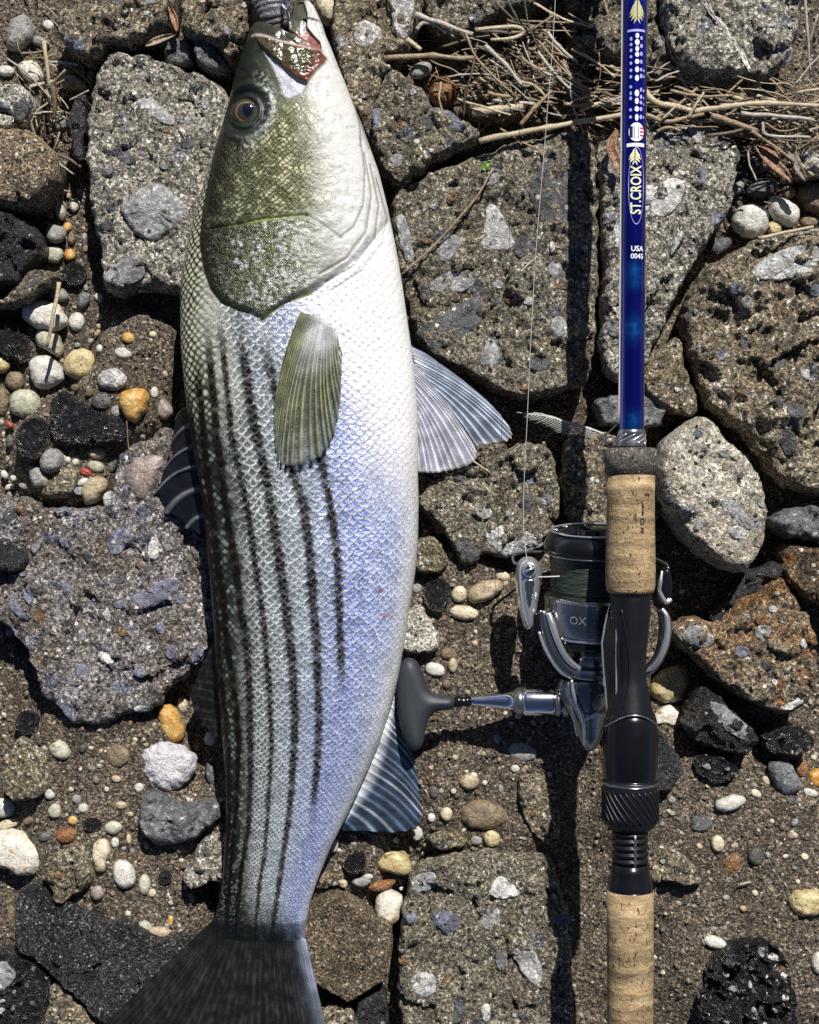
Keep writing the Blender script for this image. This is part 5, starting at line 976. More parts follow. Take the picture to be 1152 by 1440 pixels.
pel = lambda u, f, r, P: mixc(mixc((.33, .34, .43), (.66, .66, .70), sstep(0.45, 1, r)), (.66, .65, .63), np.clip(sstep(0.93, 0.99, f) * 0.8 + (1 - sstep(0, 0.25, f)) * 0.6, 0, 1))
pel2 = lambda u, f, r, P: mixc(mixc((.16, .20, .28), (.52, .55, .62), sstep(0.45, 1, r)), (.66, .65, .63), np.clip(sstep(0.94, 0.99, f) * 0.6 + (1 - sstep(0, 0.2, f)) * 0.5, 0, 1))
fin('pelvic_fin', [(576,488),(580,500),(583,515),(584,530)], [(632,522),(690,566),(722,614),(672,628)], [72, 68], [40, 34, 30, 32], 13, pel2, 1.5, scal=0.015, seed=7, kz=45, bow=-0.05, clear=0.45)
fin('pelvic_fin', [(566,498),(566,515),(564,540),(562,560)], [(622,562),(672,640),(620,664),(566,662)], [88, 84], [46, 38, 40, 60], 19, pel, 1.6, scal=0.012, seed=8, kz=52, bow=-0.05, clear=0.35)
def pect(u, f, r, P):
    c = mixc((.07, .074, .034), (.24, .245, .14), sstep(0.35, 0.95, r)); c = c * (1 - 0.25 * (perlin(f * 16, u * 3, 12) > 0.15))[..., None]
    c = mixc(c, (.16, .185, .17), 0.6 * sstep(0.65, 1.0, f) * sstep(0.1, 0.5, r + 0.3)) ; w_ = (1 - sstep(0.05, 0.55, f)) * sstep(0.1, 0.6, u) * (0.75 + 0.25 * r); c = c * (1 - w_[..., None]) + np.array((.46, .47, .50)) * w_[..., None]; return c
pz = [float(fish_z(x, y)) + 12 for x, y in ((428, 452), (445, 455), (462, 462), (478, 480))]
pt = [float(fish_z(x, y)) + 13 for x, y in ((396, 585), (400, 636), (412, 652), (448, 640), (470, 592), (482, 508))]
fin('pectoral_fin', [(428,450),(445,454),(462,461),(479,478)], [(393,580),(396,636),(408,658),(456,646),(480,592),(486,508)], pz, pt, 20, pect, 1.3, scal=0.02, seed=9, sag=-3, kz=kf, bow=0.04, clear=0.8)
tailc = lambda u, f, r, P: mixc(mixc((.007, .008, .008), (.024, .027, .030), np.clip(sstep(0.05, 0.3, f) + 0 * f, 0, 1) * np.clip(sstep(0.3, 1, r) * 0.5 + 0.7 * fbm(P[..., 0] / 7, P[..., 1] / 16, 81, 3), 0, 1)), (.22, .25, .33), np.clip(sstep(0.80, 0.97, u) * (1 - 0.75 * sstep(0.05, 0.5, f)) * 0.8 + 0.12 * sstep(0.7, 1, u), 0, 1))
fin('tail_fin', [(303,1296),(324,1296),(360,1298),(398,1312),(428,1332)], [(90,1500),(185,1520),(345,1510),(440,1560),(492,1620)], [44, 50, 50, 50, 47], [34, 44, 44, 40, 30], 34, tailc, 0.9, nv=60, scal=0.02, seed=10, kz=71, bow=0.0, mat=tailm)
# ---- lure in the mouth
lure = empty('fishing_lure', W(385, 0, 60)); tag(lure, 'grey soft lure with bright metal hook held in the open mouth of the fish', 'lure')
ly = np.linspace(-90, 48, 90); lr = np.interp(ly, [-90, -40, 0, 30, 44, 48], [27, 26, 22, 15, 9, 3]) * (1 + 0.07 * np.sin(ly * 0.9)); lxc = np.interp(ly, [-90, 0, 48], [372, 378, 388])
V, F = tube_geo(W(lxc, ly, np.interp(ly, [-90, 20, 48], [69, 71, 58]), 67), lr, 28, 0.62); add('lure_body', V, F, pebble_mat('grey soft plastic', (0.10, 0.104, 0.115), (0.24, 0.245, 0.265), (0.035, 0.035, 0.04), 0.28, 0.5), lure)
chrome = plain_mat('bright chrome', (0.75, 0.76, 0.78), 0.13, 1.0, var=0.1)
V, F = tube_geo(smooth_path(W(np.array([396, 399, 403, 408, 409]), np.array([-60, -20, 10, 36, 54]), np.array([79, 83, 83, 77, 67.]), 76), 30), 2.6, 10); add('hook', V, F, chrome, lure)
V, F = tube_geo(smooth_path(W(np.array([406, 411, 404, 398, 404, 409]), np.array([-8, 4, 18, 8, -6, 0]), np.array([85, 86, 86, 84, 85, 86.]), 76), 30), 1.7, 8); add('split_ring', V, F, chrome, lure)
# ------------------------------------------------------------------ fishing rod
RZ = 200.0; RK = (CAMH - RZ) / CAMH
def rx_(y): return np.interp(y, [-900, 0, 600, 640, 1600], [898, 893, 888.5, 887, 886])
def rod_pt(y): return np.array([(rx_(y) - 576) * RK, (720 - y) * RK, RZ])
def revolve(prof, n=48):
    """(photo y, photo radius) list -> tube about the rod axis"""
    V = []; th = np.linspace(0, 2 * np.pi, n, endpoint=False)
    for y, r in prof:
        c = rod_pt(y); V.append(c + np.stack([r * RK * np.cos(th), 0 * th, r * RK * np.sin(th)], 1))
    m = len(prof); V = np.vstack(V + [rod_pt(prof[0][0]), rod_pt(prof[-1][0])]); i = np.arange(n); j = (i + 1) % n
    return V, [grid_faces(m, n, True)[:, ::-1], np.stack([np.full(n, m * n), i, j], 1)[:, ::-1], np.stack([np.full(n, m * n + 1), (m - 1) * n + j, (m - 1) * n + i], 1)[:, ::-1]]
rod = empty('fishing_rod', rod_pt(900) - np.array([0, 0, 36])); tag(rod, 'blue lacquered spinning rod with cork grips raised above the rocks by its reel', 'fishing rod')
ybl = np.r_[np.linspace(-900, -20, 12), np.arange(-18, 612, 3)]
bl = [(y, float(np.interp(y, [-900, 0, 600, 612], [12.5, 17.6, 17.2, 17.4]))) for y in ybl]
V, F = revolve(bl, 64)
q = NB('blue lacquer'); a_ = q.n.new('ShaderNodeAttribute'); a_.attribute_name = 'Col'; q.link(a_.outputs['Color'], q.b.inputs['Base Color'])
q.set(Metallic=0.85, Roughness=0.22, Coat_Weight=1.0, Coat_Roughness=0.04)
blank = add('blank', V, F, q.m, rod)
yv = 720 - V[:, 1] / RK
cy = np.zeros(len(yv))
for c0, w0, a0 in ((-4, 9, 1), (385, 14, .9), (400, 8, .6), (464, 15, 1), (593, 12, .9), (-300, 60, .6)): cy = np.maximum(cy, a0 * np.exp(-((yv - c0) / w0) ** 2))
cy *= np.exp(-(((V[:, 0] - (rx_(yv) - 576) * RK)) / 9) ** 2) * (0.65 + 0.5 * perlin(V[:, 0] / 5, yv / 6, 7)).clip(0, 1)  # holographic flashes painted into the blank's colour near its centre line
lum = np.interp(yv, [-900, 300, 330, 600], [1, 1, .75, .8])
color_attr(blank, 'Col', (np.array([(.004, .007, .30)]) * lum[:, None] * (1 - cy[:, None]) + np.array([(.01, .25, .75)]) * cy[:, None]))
BR = lambda y: float(np.interp(y, [-900, 0, 600, 612], [12.5, 17.6, 17.2, 17.4]))
def wrap(name, pts_xy, faces, mat, parent, lift=0.5):
    """flat artwork given in photo px (x offset from axis, y) laid on the blank"""
    P = np.asarray(pts_xy, float); T = []
    for f in faces:
        f = np.asarray(f); T += [t for t in (f if f.shape[1] == 3 else np.vstack([f[:, [0, 1, 2]], f[:, [0, 2, 3]]]))]
    P = [tuple(x) for x in P]
    for _ in range(3):                                              # split long triangles so they bend with the blank
        N_ = []
        for a, b, c in T:
            pa, pb_, pc = P[a], P[b], P[c]; xs = (pa[0], pb_[0], pc[0])
            if max(xs) - min(xs) < 2.5: N_.append((a, b, c)); continue
            k = len(P); P += [((pa[0] + pb_[0]) / 2, (pa[1] + pb_[1]) / 2), ((pb_[0] + pc[0]) / 2, (pb_[1] + pc[1]) / 2), ((pc[0] + pa[0]) / 2, (pc[1] + pa[1]) / 2)]
            N_ += [(a, k, k + 2), (k, b, k + 1), (k + 2, k + 1, c), (k, k + 1, k + 2)]
        T = N_
    faces = [np.array(T)]; P = np.array(P); r = np.array([BR(y) for y in P[:, 1]]) + lift
    ph = P[:, 0] / np.array([BR(y) for y in P[:, 1]])
    V = np.stack([(rx_(P[:, 1]) - 576) * RK + r * RK * np.sin(ph), (720 - P[:, 1]) * RK, RZ + r * RK * np.cos(ph)], 1)
    return add(name, V, faces, mat, parent)
paint_w = plain_mat('white print', (0.80, 0.81, 0.86), 0.35); paint_y = plain_mat('gold print', (0.72, 0.70, 0.42), 0.35); paint_l = plain_mat('lilac print', (0.35, 0.36, 0.72), 0.35); paint_g = plain_mat('olive gold print', (0.42, 0.42, 0.20), 0.35); paint_r = plain_mat('red print', (0.55, 0.05, 0.07), 0.4)
def text_geo(s, size, vertical, cx, cy, sx=1.0, bold=0.0):
    cu = bpy.data.curves.new('t', 'FONT'); cu.body = s; cu.size = size; cu.align_x = 'CENTER'; cu.align_y = 'CENTER'; cu.offset = bold; cu.resolution_u = 3
    ob = bpy.data.objects.new('t', cu); C.objects.link(ob); dg = bpy.context.evaluated_depsgraph_get(); me = bpy.data.meshes.new_from_object(ob.evaluated_get(dg))
    P = np.array([v.co[:2] for v in me.vertices]); F = [list(p.vertices) for p in me.polygons]
    bpy.data.objects.remove(ob); bpy.data.curves.remove(cu); bpy.data.meshes.remove(me)
    P[:, 0] *= sx; tri = []
    for f in F:
        for k in range(1, len(f) - 1): tri.append((f[0], f[k], f[k + 1]))
    if vertical: Q = np.stack([cx - P[:, 1], cy - P[:, 0]], 1)
    else: Q = np.stack([cx + P[:, 0], cy - P[:, 1]], 1)
    return Q, [np.array(tri)]
Q, F = text_geo('ST.CROIX', 21, True, 1.5, 271, 0.74, 0.35); wrap('lettering', Q, F, paint_y, blank)
Q, F = text_geo('USA', 10.5, False, 3.5, 353, 0.95, 0.15); wrap('lettering', Q, F, paint_w, blank)
Q, F = text_geo('0045', 10, False, 3.5, 363.5, 0.95, 0.12); wrap('lettering', Q, F, paint_w, blank)
def outline(poly, w):
    P = np.asarray(poly, float); c = P.mean(0); d = P - c; d /= np.linalg.norm(d, axis=1)[:, None]; n = len(P)
    return np.vstack([P, P - d * w]), [np.stack([np.arange(n), (np.arange(n) + 1) % n, (np.arange(n) + 1) % n + n, np.arange(n) + n], 1)]
Q, F = outline(ell(1.5, 265, 11.5, 54, 0, 60), 1.2); wrap('emblem_ring', Q, F, paint_l, blank)
def leaf(cx, cy, w, h, mat, n=6):
    for s in (-1, 1):
        for k in range(n):
            t = k / (n - 1); y0 = cy - h * 0.5 + t * h * 0.62; L = w * math.sin(0.5 + 2.2 * t) * 1.0
            P = [(cx + s * 0.6, y0), (cx + s * L * 0.65, y0 + h * 0.10), (cx + s * L, y0 + h * 0.30), (cx + s * L * 0.55, y0 + h * 0.22), (cx + s * 0.6, y0 + h * 0.13)]
            wrap('leaf_blade', P, [[(0, 1, 2), (0, 2, 3), (0, 3, 4)]], mat, blank, 0.6)
leaf(0.5, 24, 11, 38, paint_g); leaf(-1.0, 226, 9, 26, paint_y, 5)
for y0, w0, mt in ((48.5, 1.6, paint_l), (208, 2.4, paint_w)):
    xs = np.linspace(-13, 13, 14); P = np.vstack([np.stack([xs, xs * 0 + y0 - w0], 1), np.stack([xs, xs * 0 + y0 + w0], 1)]); wrap('ring_band', P, [grid_faces(2, 14)], mt, blank)
r_ = np.random.default_rng(3)
for cx_, sz_, yy, mt in ((1.0, 3.0, [56, 65, 74, 82, 92, 103, 115, 136, 147, 158, 170], paint_w), (7.0, 2.1, [59, 70, 81, 92, 103, 112, 131, 141, 149, 158, 169], paint_l), (-7.5, 1.9, [60, 68, 76, 85, 94, 104, 113, 127, 136, 143, 159, 169], paint_l), (11.5, 1.3, [104, 112, 132, 142, 151, 169], paint_l)):
    for y0 in yy:
        P = ell(cx_, y0, sz_ * r_.uniform(0.8, 1.1), sz_ * r_.uniform(1.1, 1.6), 0, 10); wrap('print_mark', P, [np.array([(0, k, k + 1) for k in range(1, 9)])], mt, blank)
P = ell(1.0, 190, 11, 13, 0, 40); wrap('flag_badge', P, [np.array([(0, k, k + 1) for k in range(1, 39)])], paint_w, blank)
navy = plain_mat('navy print', (0.01, 0.012, 0.06), 0.4)
for x0, x1, y0, y1, mt in ((-8.5, -4.2, 182, 198, navy), (-2.8, -1.8, 182, 200, navy), (3.2, 4.0, 182, 200, navy), (5.5, 11, 183.5, 186, paint_r), (5.5, 11.4, 188.5, 191, paint_r), (5.5, 11, 193.5, 196, paint_r)):
    xs = np.linspace(x0, x1, 5); P = np.vstack([np.stack([xs, xs * 0 + y0], 1), np.stack([xs, xs * 0 + y1], 1)]); wrap('badge_stripe', P, [grid_faces(2, 5)], mt, blank, 0.8)
gun = plain_mat('dark polished metal', (0.30, 0.305, 0.315), 0.26, 0.9, var=0.15); black = plain_mat('black coated metal', (0.005, 0.0055, 0.007), 0.24, 0.0, var=0.2, coat=0.1, spec=0.35); satin = plain_mat('black satin plastic', (0.007, 0.008, 0.010), 0.38, 0.0, bump=0.15, var=0.2, spec=0.3)
silver = plain_mat('silver metal', (0.74, 0.75, 0.77), 0.24, 0.85, var=0.12); rubber = plain_mat('slate rubber', (0.022, 0.026, 0.034), 0.55, 0.0, bump=0.25, bpx=2.5, var=0.15)
V, F = revolve([(604, 17.5), (606, 19.5), (611, 19.8), (613, 18.6), (620, 19.5), (626, 21), (629, 20.5), (630, 18)]); wc = add('winding_check', V, F, gun, rod)
for k in range(9):                                                   # twisted grooves of the ring
    a0 = k / 9 * 2 * np.pi; pts = []
    for t in np.linspace(0, 1, 8): y = 611 + 13 * t; c = rod_pt(y); ph = a0 + t * 1.3; r = (19.4 + t * 1.2) * RK; pts.append(c + np.array([r * math.cos(ph), 0, r * math.sin(ph)]))
    V, F = tube_geo(pts, 0.9, 6); add('groove_rib', V, F, silver, wc)
q = NB('cork'); v = q.coord(False); n1 = q.noise(q.coord(False, (0.5, 1.6, 0.5)), 14, 4, 0.65, 0.8); n2 = q.noise(v, 3.2, 3, 0.7); n3 = q.noise(q.coord(False, (2.2, 0.7, 2.2)), 7, 2, 0.5); n4 = q.noise(q.coord(False, (0.06, 1.0, 0.06)), 16, 3, 0.6)
cc_ = q.ramp(n1, [(0.3, (0.185, 0.118, 0.055)), (0.5, (0.33, 0.23, 0.118)), (0.72, (0.47, 0.37, 0.225))]); cc_ = q.mix(1, cc_, q.ramp(n4, [(0.35, 0.45), (0.5, 0.95), (0.65, 1.25)]), 'MULTIPLY')
cc_ = q.mix(q.ramp(n3, [(0.655, 0.0), (0.69, 1.0)]), cc_, (0.07, 0.035, 0.015)); cc_ = q.mix(1, cc_, q.ramp(n2, [(0.3, 0.65), (0.7, 1.2)]), 'MULTIPLY'); q.base(cc_); q.set(Roughness=0.7); q.bump(q.math('SUBTRACT', n2, q.math('MULTIPLY', q.ramp(n3, [(0.65, 0.0), (0.69, 1.0)]), 1.5)), 2.0); cork = q.m
compo = rock_mat('burnt cork', (0.075, 0.065, 0.055), (0.12, 0.105, 0.09), light=(0.3, 0.26, 0.2), pl=0.12, cell=4.5, grain=3.2, bump=1.0, contrast=0.5)
V, F = revolve([(630, 22), (630.5, 33), (633, 36.5), (645, 37.2), (667, 35.5), (668, 30)]); add('burnt_cork_ring', V, F, compo, rod)
V, F = revolve([(667.5, 30), (668, 34.2), (700, 33.5), (740, 33.8), (780, 34.6), (805, 35), (822, 34.6), (830, 33.2), (834, 30.5), (835, 26)]); add('fore_grip', V, F, cork, rod)
# small burnt marks printed on the fore grip
ink = plain_mat('brown ink', (0.035, 0.018, 0.012), 0.6)
def on_grip(poly, R):
    P = np.asarray(poly, float); ph = P[:, 0] / R; r = R * RK + 0.5
    return np.stack([(rx_(P[:, 1]) - 576) * RK + r * np.sin(ph), (720 - P[:, 1]) * RK, RZ + r * np.cos(ph)], 1)
fg = bpy.data.objects['fore_grip']
for pts, w_ in (([(18,697),(21,694),(22,698)], 0.9), ([(11,705),(12.5,714)], 1.1), ([(12,716),(12,724)], 1.2), ([(9,729),(13,729),(13.5,736),(9.5,737),(9,729)], 0.9), ([(9,742),(13,743),(9.5,746),(13,749)], 0.9)):
    V, F = tube_geo(on_grip(pts, 33.8), w_, 6); add('burnt_mark', V, F, ink, fg)
# reel seat
def seat_r(y): return float(np.interp(y, [835, 842, 870, 905, 930, 955, 985, 1008, 1012], [28, 29, 27.5, 24, 21.5, 22.5, 28, 33, 34]))
V, F = revolve([(y, seat_r(y)) for y in np.linspace(835, 1012, 30)]); seat = add('reel_seat', V, F, satin, rod)
for s, x0 in ((-1, 0),):                                            # flared side flange with its bright edges
    ys_ = np.linspace(842, 1000, 26); out = np.interp(ys_, [842, 870, 905, 940, 970, 1000], [-25, -33, -39, -37, -34, -32])
    V0 = np.stack([(rx_(ys_) + out - 576) * RK, (720 - ys_) * RK, np.full(26, RZ - 8.0)], 1); V1 = np.stack([(rx_(ys_) + out * 0.45 - 576) * RK, (720 - ys_) * RK, np.full(26, RZ + 17.0)], 1)
    V2 = V0 - np.array([0, 0, 10]); V3 = V1 - np.array([0, 0, 34])
    V = np.vstack([V1, V0, V2, V3]); add('side_flange', V, [grid_faces(4, 26, False)[:, ::-1], grid_faces(4, 26)[:0]], satin, seat)
    V, F = tube_geo(V0 + [0, 0, 1], 1.2, 6); add('flange_edge', V, F, silver, seat)
    ym = np.linspace(868, 990, 20); V, F = tube_geo(np.stack([(rx_(ym) - 21.5 - 576) * RK, (720 - ym) * RK, RZ + np.interp(ym, [868, 930, 990], [12, 10, 12])], 1), 1.2, 6); add('seat_groove_edge', V, F, silver, seat)
ym = np.linspace(855, 995, 24)
V, F = tube_geo(np.stack([(rx_(ym) + np.interp(ym, [855, 900, 930, 960, 995], [-16, -8, -4, -6, -14]) - 576) * RK, (720 - ym) * RK, RZ + np.interp(ym, [855, 900, 930, 960, 995], [21, 21, 20, 21, 23])], 1), 1.3, 6); add('seat_rib', V, F, satin, seat)
V, F = revolve([(1000, 30), (1004, 34.5), (1012, 36.8), (1030, 38.6), (1055, 38.8), (1090, 38.4), (1093, 37), (1096, 37)]); hood = add('hood', V, F, black, rod)
th = np.linspace(0, np.pi, 40); pts = [rod_pt(1001 + 20 * (1 - math.sin(t) ** 2) ) + np.array([-37.2 * RK * math.cos(t), 0, 37.2 * RK * math.sin(t)]) for t in th]
V, F = tube_geo(pts, 1.3, 6); add('hood_edge', V, F, gun, hood)
V, F = revolve([(1096, 37), (1097, 38.6), (1104, 39), (1150, 38.8), (1158, 36), (1165, 30), (1166, 25)]); nut = add('locking_nut', V, F, satin, rod)
V, F = revolve([(1098, 38.8), (1100, 39.6), (1102, 38.8)]); add('nut_ring', V, F, gun, nut)
for k in range(26):
    a0 = k / 26 * 2 * np.pi; pts = []
    for t in np.linspace(0, 1, 9): y = 1108 + 44 * t; ph = a0 - t * 0.85; r = 38.9 * RK; pts.append(rod_pt(y) + np.array([r * math.cos(ph), 0, r * math.sin(ph)]))
    V, F = tube_geo(pts, 1.5, 6); add('grip_ridge', V, F, satin, nut)
prof = [(1160, 22)]
for k in range(5): y = 1168 + k * 9.5; prof += [(y, 22.5), (y + 1, 25.5), (y + 5, 25.5), (y + 6, 22.5)]
prof += [(1216, 22)]
V, F = revolve(prof); tb = add('thread_barrel', V, F, satin, rod)
ym = np.linspace(1168, 1214, 6); V, F = tube_geo(np.stack([(rx_(ym) + 3 - 576) * RK, (720 - ym) * RK, np.full(6, RZ + 24.2 * RK)], 1), 2.0, 6); add('thread_key', V, F, gun, tb)
V, F = revolve([(1214, 24), (1215, 26.5), (1225, 27), (1240, 30.5), (1249, 32), (1251, 32)]); add('taper_ring', V, F, black, rod)
V, F = revolve([(1250.5, 28), (1251, 32.6), (1300, 32.6), (1440, 32.2), (1640, 31), (1660, 33), (1690, 32), (1696, 24)]); add('rear_grip', V, F, cork, rod)

# ------------------------------------------------------------------ spinning reel hung under the rod
def RW(x, y, z): return W(np.asarray(x, float), np.asarray(y, float), np.asarray(z, float))
def WP(pts): P = np.asarray(pts, float); return np.stack([(P[:, 0] - 576) * (CAMH - P[:, 2]) / CAMH, (720 - P[:, 1]) * (CAMH - P[:, 2]) / CAMH, P[:, 2]], 1)
reel = empty('spinning_reel', WP([(830, 900, 4)])[0]); tag(reel, 'silver and black spinning reel with folded handle hanging under the rod', 'fishing reel')
AO = WP([(832, 900, 76)])[0]; AD = np.array([0, math.cos(math.radians(9)), math.sin(math.radians(9))])
dkchrome = plain_mat('smoked chrome', (0.26, 0.263, 0.27), 0.2, 0.95, var=0.25, bump=0.2, bpx=5)
V, F = lathe_geo(AO, AD, [(-48, 12), (-46, 44), (-42, 50), (-34, 50), (-30, 44), (-22, 37), (-12, 38), (-6, 46), (-2, 50)], 56); rotor = add('rotor', V, F, dkchrome, reel)
V, F = lathe_geo(AO, AD, [(-4, 48), (-3, 57), (2, 58.5), (8, 58.5), (10, 56)], 56); add('rotor_collar', V, F, black, rotor)
V, F = lathe_geo(AO, AD, [(8, 52), (9, 60), (13, 62), (14, 60)], 56); add('rotor_ring', V, F, silver, rotor)
V, F = lathe_geo(AO, AD, [(13, 50), (14, 62), (17, 64.5), (60, 64.5), (63, 63), (64, 54)], 64); spool = add('spool', V, F, dkchrome, reel)
V, F = lathe_geo(AO, AD, [(118, 52), (119, 60), (123, 65), (130, 67), (137, 65), (144, 60), (149, 55), (150, 50), (146, 46), (141, 44), (140, 24), (141, 22), (152, 21), (154, 18), (154, 2)], 64); add('spool_rim', V, F, black, spool)
q = NB('braided line'); v = q.coord(False, (0.15, 1, 0.15)); n1 = q.noise(v, 2.2, 2, 0.5); n2 = q.noise(q.coord(False), 9, 2, 0.5)
q.base(q.mix(q.ramp(n1, [(0.35, 0.0), (0.65, 1.0)]), (0.008, 0.014, 0.010), (0.035, 0.055, 0.038))); q.bump(n1, 2.0); q.set(Roughness=0.55)
prof = [(63, 50)] + [(63 + k * 55 / 44, 55 + 0.7 * (k % 2) + (1.0 if 6 < k < 38 else 0)) for k in range(45)] + [(118.5, 50)]
V, F = lathe_geo(AO, AD, prof, 64); add('wound_line', V, F, q.m, spool)
for t_, r_0 in ((150.5, 56.5), (121, 63.5)):
    a = np.linspace(0, 2 * np.pi, 60); ax = np.cross(AD, [0, 0, 1.0]); ax /= np.linalg.norm(ax); bx2 = np.cross(ax, AD)
    V, F = tube_geo([AO + AD * t_ + r_0 * (math.cos(x) * ax + math.sin(x) * bx2) for x in a], 1.3, 6); add('rim_edge', V, F, silver if t_ > 140 else gun, spool)
for k in range(10):
    x = k / 10 * 2 * np.pi + 0.2; p0 = AO + AD * 149 + 47 * (math.cos(x) * ax + math.sin(x) * bx2); p1 = AO + AD * 150 + 55 * (math.cos(x) * ax + math.sin(x) * bx2)
    V, F = tube_geo([p0, (p0 + p1) / 2, p1], 1.4, 6); add('rim_rib', V, F, silver, spool)
# letters on the skirt
Q, F = text_geo('OX', 15, False, 0, 0, 1.0, 0.1)
ph = (Q[:, 0] - 27) / 64.5; tq = 40 - Q[:, 1]; r0 = 65.1
V = AO + tq[:, None] * AD + r0 * (np.sin(ph)[:, None] * (ax if ax[0] > 0 else -ax) + np.cos(ph)[:, None] * (bx2 if bx2[2] > 0 else -bx2)); add('lettering', V, F, silver, spool)
# rotor arms
def arm(name, pts, rad, mat, flat=1.0, parent=reel, n=12, m=30):
    P = smooth_path(pts, m); P = WP(P); rr = np.interp(np.linspace(0, 1, m), np.linspace(0, 1, len(rad)), rad)
    V, F = tube_geo(P, rr, n, flat); return add(name, V, F, mat, parent)
arm('rotor_arm', [(852,958,70),(820,953,92),(793,938,104),(776,912,108),(767,882,108),(763,858,108)], [8, 10, 9, 9, 8, 6], dkchrome, 1.2, rotor)
arm('arm_trim', [(850,950,84),(822,944,103),(799,928,114),(785,903,118),(777,878,118),(771,862,116)], [3, 4, 4.5, 4.5, 5, 4], silver, 1.0, rotor)
arm('arm_trim', [(846,962,80),(818,959,100),(788,944,110),(768,915,114),(758,888,114)], [2, 2, 2.2, 2.2, 2], silver, 1.0, rotor)
arm('rotor_arm', [(880,952,70),(908,945,88),(926,925,98),(934,900,100),(935,872,100),(929,856,100)], [7, 8, 8, 9, 9, 6], dkchrome, 1.2, rotor)
arm('arm_trim', [(905,948,92),(925,930,106),(937,900,110),(938,870,110),(931,856,108)], [3, 4, 4.5, 4, 3], silver, 1.0, rotor)
def plate(name, poly, z0, z1, mat, parent, seed=5, pw=3.4):
    V, F = inflate_geo(poly, z1 - z0, max(4.0, (z1 - z0) * 0.62), z0, z1, 1.6, 0.5, pw); return add(name, V, F, mat, parent)
lev = plate('bail_arm', [(726,806),(729,790),(741,782),(755,785),(764,797),(765,815),(760,838),(756,866),(753,886),(740,889),(733,866),(728,838)], 96, 116, silver, reel, 6, 2.1)
plate('bail_arm_inset', [(737,815),(745,812),(754,814),(751,838),(746,860),(741,850),(738,832)], 110, 119, dkchrome, lev, 7)
plate('screw_washer', ell(745.5, 801, 12.5, 13, 0), 108, 121, silver, lev, 8, 4); plate('screw_head', ell(745.5, 801, 8, 8.5, 0), 114, 124, dkchrome, lev, 9, 4)
V, F = tube_geo(WP([(739, 804, 126), (752, 798, 126)]), 1.8, 6); add('screw_slot', V, F, silver, lev)
arm('line_roller', [(752,862,106),(756,880,104),(752,895,100)], [8, 8, 6], black, 1.0, lev)
plate('bail_pivot', [(927,822),(930,803),(939,795),(947,803),(949,822),(946,842),(938,851),(929,846)], 92, 112, black, reel, 10)
arm('pivot_trim', [(931,803,110),(929,818,113),(928,832,112),(936,846,111),(944,843,110)], [2, 2.6, 2.6, 3.5, 3], silver, 1.0, reel)
arm('bail_wire', [(737,792,100),(724,792,92),(722,782,80),(735,777,66),(766,776,46),(830,774,34),(900,780,48),(935,792,80),(940,800,96)], [2, 2, 2, 2, 2], gun, 1.0, reel, 8, 60)
# body, leg and foot
V, F = lathe_geo(WP([(826, 950, 74)])[0], np.array([0.05, -1, -0.10]), [(0, 40), (10, 43), (26, 42), (44, 34), (62, 24), (84, 16), (100, 10), (104, 4)], 40); gear = add('gear_housing', V, F, dkchrome, reel)
for pts in ([(804,956,112),(808,980,112),(820,1012,104),(822,1050,84)], [(852,956,112),(850,985,108),(838,1004,106),(820,1013,104)], [(800,960,106),(806,1000,96),(812,1035,84)]):
    arm('housing_ridge', pts, [1.8, 2.4, 2.4, 1.6], silver, 1.0, gear)
arm('reel_leg', [(838,985,98),(850,986,126),(862,980,150),(874,965,172)], [19, 15, 14, 16], dkchrome, 0.6, reel)
arm('reel_foot', [(876,880,168),(877,920,169),(877,970,170),(877,1012,170)], [8, 11, 11, 8], black, 0.6, reel)
arm('leg_screw', [(851,951,118),(853,962,120),(856,974,118)], [4, 6, 3], silver, 1.0, reel)
# handle
HZ = 62.0
def hx(prof, mat, name, parent, n=36, y=986):
    c = WP([(576 + 200, y, HZ)])[0]; k = (CAMH - HZ) / CAMH
    pr = [((x - 776) * k, r * k) for x, r in prof]; V, F = lathe_geo(c, np.array([1.0, 0.0, 0.03]), pr, n); return add(name, V, F, mat, parent)
handle = hx([(660, 2), (661, 6), (668, 6.5), (690, 9), (712, 12.5), (722, 14)], chrome, 'handle', reel)
hx([(720, 12), (722, 15), (727, 18.5), (735, 20), (736, 18)], gun, 'handle_cap', handle)
hx([(735.5, 17), (736, 20.4), (740, 20.8), (776, 20.8), (780, 20), (781, 17)], chrome, 'handle_barrel', handle)
hx([(780, 15), (781, 21.5), (785, 22.5), (788, 20), (790, 17), (792, 21.5), (796, 23), (799, 22), (800, 15), (822, 14)], gun, 'handle_flange', handle)
hx([(639, 4), (640, 8), (648, 8.5), (650, 6), (656, 8), (661, 8), (662, 4)], black, 'knob_bearing', handle, y=987)
KP = [(557,965),(560,940),(566,928),(574,924),(584,927),(591,936),(597,952),(602,968),(610,976),(640,978),(640,998),(612,1000),(604,1008),(599,1025),(596,1044),(590,1054),(580,1056),(570,1046),(563,1022),(558,995)]
V, F = inflate_geo(KP, 14, 17, HZ, HZ, 2.5, 0.8, 1.9); knob = add('handle_knob', V, F, rubber, handle)
